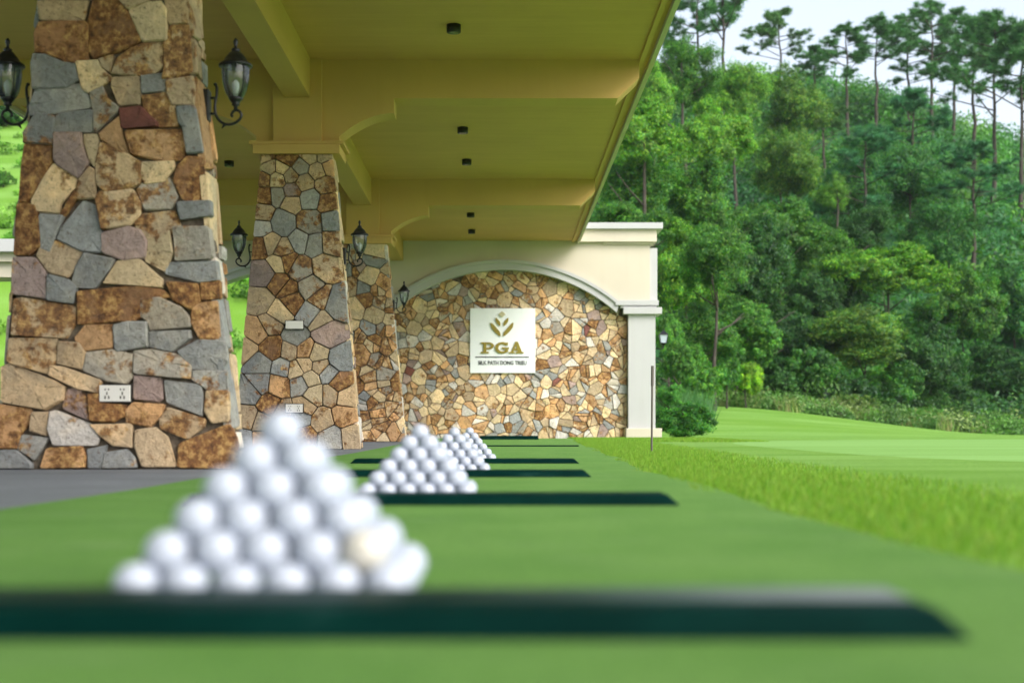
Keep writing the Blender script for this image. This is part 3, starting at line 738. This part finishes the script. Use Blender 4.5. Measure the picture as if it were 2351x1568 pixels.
frus([(.020,zb-.01),(.050,zb+.022),(.050,zb+.0295)], M['iron'], 'base')
for k in range(4):
    an = math.pi/4+k*math.pi/2
    MB().tube([(lx+1.45*.045*math.cos(an), ly+1.45*.045*math.sin(an), zb+.03), (lx+1.45*.068*math.cos(an), ly+1.45*.068*math.sin(an), zb+.16)], .006, 5).build('corner_bar', M['iron'], t)
MB().tube([(lx, ly, zb-.005), (lx, ly, zb-.06), (lx-.05, ly, zb-.08), (wx(1504)-.02, ly, zb-.05)], .010, 6).build('bracket', M['iron'], t)

# ------------------------------------------------------------------ socket plates
def plate(label, x0, x1, y0, y1, Y, sock, out):
    a = at(x0, y1, Y); b = at(x1, y0, Y); t = thing('socket_plate', ((a[0]+b[0])/2, Y, a[2]), label, 'socket', 'electrical plates on the columns')
    yf = Y-out
    MB().box(a[0]-.006, b[0]+.006, yf+.004, Y+.01, a[2]-.006, b[2]+.006).build('back_box', M['hole'], t)
    MB().box(a[0], b[0], yf-.008, yf+.0035, a[2], b[2]).build('face_plate', M['plate'], t, bevel=.002)
    if sock:
        w_ = b[0]-a[0]; h_ = b[2]-a[2]
        for u in (.25, .75):
            for (du, dv, sw, sh) in ((-.055,.74,.035,.05), (.055,.74,.035,.05), (0,.50,.028,.10), (-.06,.25,.035,.09), (.06,.25,.035,.09)):
                x = a[0]+w_*(u+du); z = a[2]+h_*dv
                MB().box(x-w_*sw*.6, x+w_*sw*.6, yf-.0095, yf-.0075, z-h_*sh, z+h_*sh).build('socket_hole', M['hole'], t)
plate('white double socket plate low on the nearest column', 234, 304, 885, 922, 6.40, True, .034)
plate('blank white plate at mid height on the second column', 658, 698, 738, 756, 12.15, False, .052)
plate('white double socket plate low on the second column', 658, 697, 928, 947, 12.15, True, .052)

# ------------------------------------------------------------------ bay dividers and ball pyramids
ORD = ['first', 'second', 'third', 'fourth', 'fifth', 'sixth']
def divider(label, x0, x1, y0, dep, h, zb, bv=.026, mname='rubber'):
    t = MB(); 
    t.add([(x0,y0,zb),(x1,y0,zb),(x1,y0+dep,zb),(x0,y0+dep,zb),(x0+bv,y0+bv*.35,zb+h),(x1-bv,y0+bv*.35,zb+h),(x1-bv,y0+dep-bv*.3,zb+h),(x0+bv,y0+dep-bv*.3,zb+h)],
          [(0,3,2,1),(4,5,6,7),(0,1,5,4),(1,2,6,5),(2,3,7,6),(3,0,4,7)])
    return tag(t.build('bay_divider', M[mname], None, bevel=.003), label, 'divider', 'dark green rubber bay dividers')
TZ = .0105
DV = [(1.094,-.74,.3645),(3.126,-.708,.394),(5.12,-.74,.327),(7.15,-.76,.395)]
DL = ['nearest dark green rubber bay divider, blurred across the whole foreground', 'second dark green rubber bay divider, in front of the second ball pyramid', 'third dark green rubber bay divider, in front of the third ball pyramid', 'fourth dark green rubber bay divider, in front of the farthest ball pyramid']
m = M['sheen'] = mat('painted_rubber_sheen', (.2,.22,.22), .5, spec=.2)  # grey sheen on the rubber top, painted in as colour, growing to the right
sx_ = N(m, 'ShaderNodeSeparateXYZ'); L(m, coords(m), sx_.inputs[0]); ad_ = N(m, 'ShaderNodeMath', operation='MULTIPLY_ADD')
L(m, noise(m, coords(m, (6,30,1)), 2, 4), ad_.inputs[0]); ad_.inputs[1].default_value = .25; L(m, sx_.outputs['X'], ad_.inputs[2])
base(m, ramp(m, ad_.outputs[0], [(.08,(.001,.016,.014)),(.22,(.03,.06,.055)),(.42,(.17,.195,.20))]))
for k_, ((y0, a, b), lb) in enumerate(zip(DV, DL)):
    dv = divider(lb, a, b, y0, .16, .024, gz(0, y0)+TZ)
    if k_ == 0: MB().box(a+.03, b-.030, y0+.062, y0+.148, TZ+.0242, TZ+.0250).build('painted_sheen', M['sheen'], dv)  # thin sheet that carries the painted sheen
divider('very thin far green divider strip lying beyond the ball pyramids', -.6, pX(1330, 13.3), 13.3, .10, .012, gz(0, 13.3)+TZ, .008)
divider('short dark green mat edge lying close to the stone end wall', pX(1100, 20.4), pX(1237, 20.4), 20.4, .5, .055, gz(0, 20.4)+TZ, .012)

D = .0427; RB = D/2; SPC = 1.075*D; LH = math.sqrt(D*D-SPC*SPC/2)
vs = []; fs = []; ns, nr = 28, 16
bm_ = MB()
ballme = None
def ball_mesh():
    g = MB(); pr = [(max(1e-5, RB*math.sin(math.pi*k/nr)), -RB*math.cos(math.pi*k/nr)) for k in range(nr+1)]
    return g.lathe((0,0,0), pr, ns).mesh('golf_ball', True)
ballme = ball_mesh(); ballme.materials.append(M['ball'])
cream = ballme.copy(); cream.materials.clear(); cream.materials.append(M['ball_cream'])
PN = ['nearest', 'second', 'third', 'farthest']
PC = [(-.216, 1.285), (-.196, 3.315), (-.178, 5.31), (-.163, 7.34)]       # centre x, front row y
for pi, (cx_, fy) in enumerate(PC):
    zb = gz(0, fy)+TZ+RB
    rr = random.Random(pi)
    for lay in range(6):
        n = 6-lay
        for r in range(n):
            for c_ in range(n):
                if 0 < r < n-1 and 0 < c_ < n-1: continue
                if r == 0: where = 'front face'
                elif c_ == n-1: where = 'right side'
                elif c_ == 0: where = 'left side'
                else: where = 'back face'
                if lay == 5: lb = 'white golf ball at the very top of the %s ball pyramid' % PN[pi]
                elif r == 0 or r == n-1 and 0 < c_ < n-1: lb = 'white golf ball, %s row up, %s from left, %s of %s pyramid' % (ORD[lay], ORD[c_], where, PN[pi])
                else: lb = 'white golf ball, %s row up, %s from front, %s of %s pyramid' % (ORD[lay], ORD[r], where, PN[pi])
                cm = pi == 0 and lay == 1 and r == 0 and c_ == 4
                o = bpy.data.objects.new('golf_ball', cream if cm else ballme); COL.objects.link(o)
                o.location = (cx_+(c_-(n-1)/2)*SPC+rr.uniform(-.0014,.0014), fy+(r+lay*.5)*SPC+rr.uniform(-.0012,.0012), zb+lay*LH+(rr.uniform(-.0008,.0008) if lay else 0))
                o.rotation_euler = (rr.uniform(0,6), rr.uniform(0,6), rr.uniform(0,6))
                tag(o, lb if not cm else 'cream tinted golf ball on the front of the nearest pyramid', 'golf ball', 'golf balls stacked in pyramids')

# ------------------------------------------------------------------ stake, portico, utility box
sy = 10.6; g0 = gz(1.1, sy)
st = thing('thin_stake', (pX(1496, sy), sy, g0), 'thin dark stake standing in the grass before the pilaster', 'stake')
MB().tube([(pX(1496, sy), sy, g0-.05), (pX(1497.5, sy), sy, pZ(885, sy))], .008, 8).build('shaft', M['stake'], st)
MB().tube([(pX(1497.5, sy), sy, pZ(886, sy)), (pX(1498, sy), sy, pZ(840, sy))], .011, 8).build('grip', M['stake'], st)
po = thing('garden_portico', (-7.8, 20, .1), 'cream beam of a garden portico with white cornice at left edge', 'portico')
g0 = gz(-7, 20)
MB().box(-9.4,-6.2, 19.8, 20.4, pZ(640,20), pZ(606,20)).build('beam', M['cream'], po)
MB().box(-9.5,-6.1, 19.72, 20.48, pZ(606,20)+.001, pZ(586,20)).build('frieze', M['cream'], po)
MB().box(-9.6,-6.0, 19.62, 20.58, pZ(586,20)+.001, pZ(557,20)).build('cornice', M['trim'], po, bevel=.01)
for x in (-9.2, -6.75): MB().box(x, x+.35, 19.9, 20.3, g0-.05, pZ(640,20)-.001).build('post', M['cream'], po)

ux, uy = pX(1908, 47.8), 47.8; uz = gz(ux, uy)
ub = thing('utility_box', (ux, uy, uz), 'small grey blue box on a post among the bank shrubs', 'utility box')
MB().box(ux-.05, ux+.05, uy-.05, uy+.05, uz-.1, uz+.62).build('post', M['stake'], ub)
MB().box(ux-.26, ux+.26, uy-.16, uy+.16, uz+.62, uz+1.02).build('box', M['box'], ub, bevel=.02)
MB().box(ux-.31, ux+.31, uy-.21, uy+.21, uz+1.0201, uz+1.07).build('lid', M['box'], ub, bevel=.01)

# ------------------------------------------------------------------ plants
def unit_crown(nclump, nleaf, leaf, seed, flat=1.0, fill=.55):
    g = np.random.default_rng(seed)
    # main lobes give the uneven outline
    nl = 9; ld = g.normal(size=(nl, 3)); ld /= np.linalg.norm(ld, axis=1)[:, None]; ld[:, 2] = ld[:, 2]*.8+.1
    lc = ld*g.uniform(.35,.62, (nl,1)); lr = g.uniform(.30,.50, nl)
    lc = np.vstack([lc, [[0,0,0]]]); lr = np.append(lr, .55)
    k = g.integers(0, nl+1, nclump); d = g.normal(size=(nclump, 3)); d /= np.linalg.norm(d, axis=1)[:, None]
    d[:, 2] = np.where(d[:, 2] < -.4, -d[:, 2], d[:, 2])
    cc = lc[k]+d*(lr[k]*g.uniform(fill, 1.05, nclump))[:, None]
    cr = g.uniform(.07,.19, nclump); tone = g.uniform(.5, 1.45, nclump)
    i = np.repeat(np.arange(nclump), nleaf); n = len(i)
    e = g.normal(size=(n, 3)); e /= np.linalg.norm(e, axis=1)[:, None]; e[:, 2] *= .75
    P = cc[i]+e*(cr[i]*g.random(n)**.45)[:, None]
    out = P/np.maximum(np.linalg.norm(P, axis=1), .05)[:, None]
    nrm = e*.5+out*.5+g.normal(size=(n,3))*.55+np.array([0,0,.45]); nrm /= np.linalg.norm(nrm, axis=1)[:, None]
    t = np.cross(nrm, g.normal(size=(n,3))); t /= np.linalg.norm(t, axis=1)[:, None]; b = np.cross(nrm, t)
    s = leaf*g.uniform(.6,1.35, n)[:, None]
    vs = np.stack([P-t*s, P+b*s*.42, P+t*s, P-b*s*.42], 1).reshape(-1, 3)
    base_ = np.array([[.055,.20,.028],[.090,.25,.026],[.034,.145,.042],[.145,.29,.026]])[g.integers(0, 4, n)]
    c = base_*(tone[i]*g.uniform(.75,1.25, n))[:, None]
    me = fastmesh('crown', vs, 4, c); me.materials.append(M['leaf']); return me
CROWN = [unit_crown(560, 105, .024, s) for s in range(5)]
FEATH = [unit_crown(560, 95, .019, 20+s, fill=.2) for s in range(3)]
SHRUB = [unit_crown(280, 90, .032, 40+s) for s in range(4)]

def trunk_mesh(h, r, seed, lean=.04, limbs=5, lo=.45, spread=.35):
    q = random.Random(seed); t = MB(); P = []
    n = 7; ax, ay = q.uniform(-lean, lean), q.uniform(-lean, lean)
    for k in range(n): s = k/(n-1); P.append((ax*h*s+q.uniform(-.01,.01)*h*(0 < k), ay*h*s, h*s-.15*(k == 0)))
    t.tube(P, [r*(1.25 if k == 0 else 1-.72*k/(n-1)) for k in range(n)], 7)
    for _ in range(limbs):
        s = q.uniform(lo, .92); a = q.uniform(0, 6.28); l = h*spread*(1.1-s)*q.uniform(.6,1.3)+.25
        p = Vector((ax*h*s, ay*h*s, h*s)); d = Vector((math.cos(a), math.sin(a), q.uniform(.3,.9)))
        t.tube([p, p+d*l*.5+Vector((0,0,-.03*l)), p+d*l], [r*.42*(1.1-s)+.015, r*.25*(1.1-s)+.012, .008], 5)
    return t
def tree(label, cx_, cy_, w_, h_, Y, var, colr, kind='broadleaf_tree', pool=CROWN, group='broadleaf trees on the hillside', cat='tree', rz=None, zb=None):
    X = pX(cx_, Y); g_ = gz(X, Y) if zb is None else zb
    sx = w_/2/F*Y; sz = h_/2/F*Y; zc = max(pZ(cy_, Y), g_+.45*sz)
    e = thing(kind, (X, Y, g_), label, cat, group)
    o = bpy.data.objects.new('crown', pool[var%len(pool)]); COL.objects.link(o); o.parent = e
    o.location = (0, 0, zc-g_); o.scale = (sx*1.12, sx*1.0, sz*1.12); o.rotation_euler[2] = rnd.uniform(0, 6.28) if rz is None else rz
    o.color = (*colr, 1)
    th = max(.3, zc-g_+sz*.35)
    tm_ = trunk_mesh(th, max(.025, .020*th**.85), int(cx_*7+cy_), limbs=7 if pool is not SHRUB else 4)
    k = bpy.data.objects.new('trunk', tm_.mesh('trunk', True)); COL.objects.link(k); k.parent = e; k.data.materials.append(M['bark'])
    return e
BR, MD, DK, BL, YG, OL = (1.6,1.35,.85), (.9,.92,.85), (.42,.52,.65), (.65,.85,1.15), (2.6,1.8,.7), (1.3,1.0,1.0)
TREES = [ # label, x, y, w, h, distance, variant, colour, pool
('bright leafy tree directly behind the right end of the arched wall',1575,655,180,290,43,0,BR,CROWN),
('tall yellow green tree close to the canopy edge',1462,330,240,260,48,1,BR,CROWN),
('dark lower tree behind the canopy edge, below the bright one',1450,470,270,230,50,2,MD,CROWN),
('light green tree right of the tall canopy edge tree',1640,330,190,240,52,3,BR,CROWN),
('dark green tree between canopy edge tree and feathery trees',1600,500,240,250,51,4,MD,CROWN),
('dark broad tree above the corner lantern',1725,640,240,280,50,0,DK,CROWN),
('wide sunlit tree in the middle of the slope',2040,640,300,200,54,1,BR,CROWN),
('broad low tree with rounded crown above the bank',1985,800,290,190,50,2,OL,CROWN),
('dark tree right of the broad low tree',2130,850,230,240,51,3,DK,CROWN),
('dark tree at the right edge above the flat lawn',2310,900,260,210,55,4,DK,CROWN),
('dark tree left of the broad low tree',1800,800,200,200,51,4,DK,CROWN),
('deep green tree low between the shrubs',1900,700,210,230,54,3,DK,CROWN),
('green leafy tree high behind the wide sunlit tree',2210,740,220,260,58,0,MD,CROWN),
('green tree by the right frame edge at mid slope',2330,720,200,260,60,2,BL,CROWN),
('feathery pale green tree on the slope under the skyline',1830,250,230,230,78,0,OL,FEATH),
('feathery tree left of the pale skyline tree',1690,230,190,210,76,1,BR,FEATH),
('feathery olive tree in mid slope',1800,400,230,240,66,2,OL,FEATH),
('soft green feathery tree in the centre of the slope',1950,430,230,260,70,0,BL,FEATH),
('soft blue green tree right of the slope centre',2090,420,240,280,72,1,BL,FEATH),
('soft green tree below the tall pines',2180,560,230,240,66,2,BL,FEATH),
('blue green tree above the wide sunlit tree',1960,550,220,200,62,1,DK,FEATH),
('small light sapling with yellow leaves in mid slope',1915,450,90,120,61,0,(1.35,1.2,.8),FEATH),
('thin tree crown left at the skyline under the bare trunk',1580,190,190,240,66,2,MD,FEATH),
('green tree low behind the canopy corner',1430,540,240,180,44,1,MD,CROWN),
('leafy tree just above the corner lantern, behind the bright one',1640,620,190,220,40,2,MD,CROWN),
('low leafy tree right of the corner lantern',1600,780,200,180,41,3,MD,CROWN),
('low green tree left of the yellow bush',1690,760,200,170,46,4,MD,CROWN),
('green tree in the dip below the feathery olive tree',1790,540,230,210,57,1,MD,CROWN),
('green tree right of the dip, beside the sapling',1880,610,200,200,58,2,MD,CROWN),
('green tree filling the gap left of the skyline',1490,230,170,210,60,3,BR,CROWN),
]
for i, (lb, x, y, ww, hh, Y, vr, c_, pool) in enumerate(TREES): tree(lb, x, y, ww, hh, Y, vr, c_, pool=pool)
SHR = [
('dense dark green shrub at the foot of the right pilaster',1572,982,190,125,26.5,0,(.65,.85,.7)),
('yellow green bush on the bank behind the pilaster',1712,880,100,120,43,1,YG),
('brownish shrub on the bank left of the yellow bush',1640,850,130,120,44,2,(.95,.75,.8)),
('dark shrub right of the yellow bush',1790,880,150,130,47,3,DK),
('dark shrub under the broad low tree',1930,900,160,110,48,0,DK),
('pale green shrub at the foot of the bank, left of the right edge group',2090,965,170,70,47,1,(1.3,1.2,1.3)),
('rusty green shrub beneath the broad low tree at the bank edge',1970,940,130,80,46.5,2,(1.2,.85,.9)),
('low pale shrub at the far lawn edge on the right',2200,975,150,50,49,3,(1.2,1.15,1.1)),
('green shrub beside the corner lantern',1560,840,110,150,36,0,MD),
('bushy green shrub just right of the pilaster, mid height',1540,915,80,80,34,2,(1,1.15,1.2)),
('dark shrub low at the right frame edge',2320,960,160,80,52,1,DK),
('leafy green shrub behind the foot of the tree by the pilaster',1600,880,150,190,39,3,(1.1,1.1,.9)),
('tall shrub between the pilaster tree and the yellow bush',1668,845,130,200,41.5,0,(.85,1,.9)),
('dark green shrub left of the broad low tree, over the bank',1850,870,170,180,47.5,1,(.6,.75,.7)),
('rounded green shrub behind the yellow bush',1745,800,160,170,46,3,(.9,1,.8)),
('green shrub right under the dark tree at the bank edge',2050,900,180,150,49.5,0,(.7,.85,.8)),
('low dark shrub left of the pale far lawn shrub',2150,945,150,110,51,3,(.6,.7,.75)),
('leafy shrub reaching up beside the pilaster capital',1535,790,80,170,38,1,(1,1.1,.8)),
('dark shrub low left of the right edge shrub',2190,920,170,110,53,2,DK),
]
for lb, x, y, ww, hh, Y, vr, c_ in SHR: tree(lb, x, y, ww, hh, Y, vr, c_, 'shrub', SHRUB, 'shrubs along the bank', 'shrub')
for lb, x, y, ww, hh, Y, c_ in (('dark shrub on the hillside left of the nearest column',15,290,130,90,58,DK), ('small shrub on the bright grass slope at the left edge',8,480,60,60,50,MD)):
    tree(lb, x, y, ww, hh, Y, 1, c_, 'shrub', SHRUB, 'shrubs along the bank', 'shrub')

# pines
def pine_crown(h, seed, w_=1.0, lo=.55, ntuft=240):
    q = np.random.default_rng(seed); vs = []; cs = []
    nb = 22; tufts = []; limbs = []
    for k in range(nb):
        s = lo+(1-lo)*(k/(nb-1))**.85; a = q.uniform(0, 6.28); l = w_*h*.27*(1.12-((s-lo)/(1-lo))**1.6)*q.uniform(.55,1.25)
        p = np.array([0,0,s*h]); d = np.array([math.cos(a), math.sin(a), q.uniform(.15,.55)])
        limbs.append((p, p+d*l*.55, p+d*l))
        m_ = max(3, int(ntuft/nb))
        for _ in range(m_): tufts.append(p+d*l*q.uniform(.45,1.08)+q.normal(size=3)*np.array([.36,.36,.34])*h*.045)
    tufts.append(np.array([0,0,h]))
    T = np.array(tufts); i = np.repeat(np.arange(len(T)), 60); n = len(i)
    tone = q.uniform(.65,1.3, len(T))
    e = q.normal(size=(n,3)); e[:, 2] = e[:, 2]*.7+.25; e /= np.linalg.norm(e, axis=1)[:, None]
    s = q.uniform(.25,.52, n)[:, None]*(h/13); b = np.cross(e, q.normal(size=(n,3))); b /= np.linalg.norm(b, axis=1)[:, None]
    P = T[i]+q.normal(size=(n,3))*.05
    vs = np.stack([P-b*.024*h/13, P+b*.024*h/13, P+e*s], 1).reshape(-1,3)
    c = np.array([[.075,.22,.065],[.10,.26,.06],[.05,.18,.07]])[q.integers(0,3,n)]*(tone[i]*q.uniform(.8,1.2,n))[:, None]
    me = fastmesh('crown', vs, 3, c); me.materials.append(M['needle'])
    return me, limbs
PINEV = []
for s_, (h_, w_, lo) in enumerate([(13,1.0,.55),(13,.8,.62),(13,1.15,.5),(13,.9,.45)]):
    me_, limbs = pine_crown(h_, 60+s_, w_, lo)
    t_ = MB(); q = random.Random(s_)
    P = [(q.uniform(-.12,.12)*(k > 0), q.uniform(-.1,.1)*(k > 0), -.3+13.2*k/9) for k in range(10)]
    t_.tube(P, [.17*(1-.8*k/9) for k in range(10)], 7)
    for a, b, c_ in limbs: t_.tube([tuple(a), tuple(b+np.array([0,0,-.1])), tuple(c_)], [.05,.035,.012], 5)
    for k in range(5):
        zz = q.uniform(3.5,6.5); a = q.uniform(0,6.28); l = q.uniform(.3,.9); t_.tube([(0,0,zz), (l*math.cos(a), l*math.sin(a), zz+.1)], [.025,.008], 4)
    tmm = t_.mesh('trunk', True); tmm.materials.append(M['bark']); PINEV.append((me_, tmm))
PINES = [ # label, trunk x, top y, foot y, distance, variant, colour
('tall pine with bare trunk rising left of the sky gap',1660,-90,270,88,1,MD),
('slim pine left of the bare trunk pine, near the canopy edge',1600,-60,260,92,3,MD),
('spreading thin tree alone in the sky gap',1790,25,330,95,1,OL),
('short skyline pine left of the dense pine group',1870,110,330,99,1,MD),
('pine with drooping crown at the middle of the skyline',1945,60,400,92,0,MD),
('pine with rounded tuft crown right of the middle skyline pine',2012,42,400,94,1,MD),
('pine left of the dense skyline crown',2085,35,420,98,3,MD),
('tallest dense pine on the skyline',2140,5,430,95,2,MD),
('pine just right of the tallest skyline pine',2190,25,400,100,0,MD),
('straight trunked pine with open lower trunk at the right',2236,45,500,84,1,MD),
('large forked pine near the right edge',2282,35,520,80,2,MD),
('pine cut by the right frame edge',2345,60,560,78,0,MD),
('pine with dark trunk standing low in mid slope',2098,210,560,74,3,BL),
('thin pine left of centre with bare lower trunk',1892,230,430,82,1,OL),
('slender dark trunk pine in the lower slope',1985,300,600,68,3,BL),
('leaning thin pine near the right in mid slope',2235,330,660,66,0,BL),
]
for i, (lb, x, yt, yf, Y, vr, c_) in enumerate(PINES):
    X = pX(x, Y); g_ = gz(X, Y); h_ = pZ(yt, Y)-g_
    e = thing('pine_tree', (X, Y, g_), lb, 'pine tree', 'pines on the hillside', rnd.uniform(0, 6.28))
    sc = h_/13.2; e.scale = (sc*.5+.5, sc*.5+.5, sc)
    for nm, d_ in (('crown', PINEV[vr][0]), ('trunk', PINEV[vr][1])):
        o = bpy.data.objects.new(nm, d_); COL.objects.link(o); o.parent = e; o.color = (*c_, 1)

# undergrowth that covers the slope as one mass
def undergrowth(n, label, name, xr, yr, rr, leaves, leaf, cols, dens=None):
    g = nrg; X = g.uniform(*xr, n); Y = g.uniform(*yr, n)
    if dens is not None: k = dens(X, Y); X, Y = X[k], Y[k]
    n = len(X); Z = ground(X, Y); R = g.uniform(*rr, n); tone = g.uniform(.55,1.35, n); ci = g.integers(0, len(cols), n)
    i = np.repeat(np.arange(n), leaves); m_ = len(i)
    e = g.normal(size=(m_,3)); e /= np.linalg.norm(e, axis=1)[:, None]; e[:, 2] = np.abs(e[:, 2])
    P = np.stack([X, Y, Z], 1)[i]+e*(R[i]*g.random(m_)**.4)[:, None]*np.array([1,1,.9])
    nr_ = e+g.normal(size=(m_,3))*.6; nr_ /= np.linalg.norm(nr_, axis=1)[:, None]
    t = np.cross(nr_, g.normal(size=(m_,3))); t /= np.linalg.norm(t, axis=1)[:, None]; b = np.cross(nr_, t)
    s = leaf*g.uniform(.6,1.4, m_)[:, None]
    vs = np.stack([P-t*s, P+b*s*.45, P+t*s, P-b*s*.45], 1).reshape(-1,3)
    c = np.array(cols)[ci[i]]*(tone[i]*g.uniform(.75,1.25,m_))[:, None]
    tag(link(name, fastmesh(name, vs, 4, c), None, M['leaf']), label, 'undergrowth', kind='stuff')
UG = [(.045,.17,.035),(.065,.21,.035),(.030,.125,.04),(.105,.26,.03)]
undergrowth(1500, 'green undergrowth covering the wooded slope', 'hillside_undergrowth', (2, 62), (52, 118), (.9,2.6), 230, .15, UG, lambda X, Y: (X/Y > .06)&(X/Y < .5))
undergrowth(260, 'leafy undergrowth along the foot of the wood', 'wood_edge_undergrowth', (4, 24), (46.5, 55), (.6,1.9), 420, .075, [(.035,.11,.03),(.05,.14,.03),(.025,.085,.03),(.08,.18,.03)], lambda X, Y: (X/Y > .10)&(Y > 46.5+1.2*np.sin(X)))
undergrowth(120, 'low scrub on the grass hill at the left', 'left_hill_scrub', (-60, -12), (55, 120), (.6,1.6), 160, .17, UG)
undergrowth(900, 'bright rough grass tufts on the hill at the left', 'left_hill_tufts', (-26, -6), (34, 75), (.15,.55), 110, .07, [(.10,.27,.02),(.14,.33,.03),(.07,.20,.02),(.18,.34,.05)], lambda X, Y: X/Y < -.16)
# reeds and long grass on the bank
def dband(x, y): return (y > 44.2+1.2*np.sin(x*1.3)+.5*np.sin(x*4.1))&(y < 47.5)&(x/y > .105)&(np.sin(x*2.3+y)+np.sin(x*5.1-y*2)+1.2*nrg.random(len(x)) > .1)
blades(15000, (4, 19), (42.5, 47), (.10,.50), .022, [(.20,.30,.07),(.14,.27,.05),(.30,.33,.13),(.10,.22,.05),(.26,.22,.10)], 'long_bank_grass', 'long pale grass and reeds along the top of the bank', dband)
undergrowth(230, 'pale leafy tufts along the top of the bank', 'bank_tufts', (4.5, 18.5), (43.6, 47.5), (.2,.95), 300, .05, [(.14,.29,.06),(.11,.25,.05),(.21,.28,.09),(.08,.19,.04)], lambda X, Y: (X/Y > .10))
blades(1800, (3.3, 5.2), (34, 38), (.3,.9), .02, [(.06,.17,.06),(.07,.19,.06),(.09,.21,.05)], 'tall_reeds', 'tall blue green reeds beside the right pilaster', lambda x, y: (x/y > .104)&(x/y < .15))

# ------------------------------------------------------------------ air
hz = MB().box(-300, 380, -200, 470, -1.2, 75).build('haze', None)
m = bpy.data.materials.new('haze_air'); m.use_nodes = True; m.node_tree.nodes.clear()
pv = N(m, 'ShaderNodeVolumePrincipled'); pv.inputs['Color'].default_value = (.86,.93,1,1); pv.inputs['Density'].default_value = .00022
oo = N(m, 'ShaderNodeOutputMaterial'); L(m, pv.outputs[0], oo.inputs['Volume']); hz.data.materials.append(m)
tag(hz, 'thin pale air over the whole range', 'haze', kind='stuff')
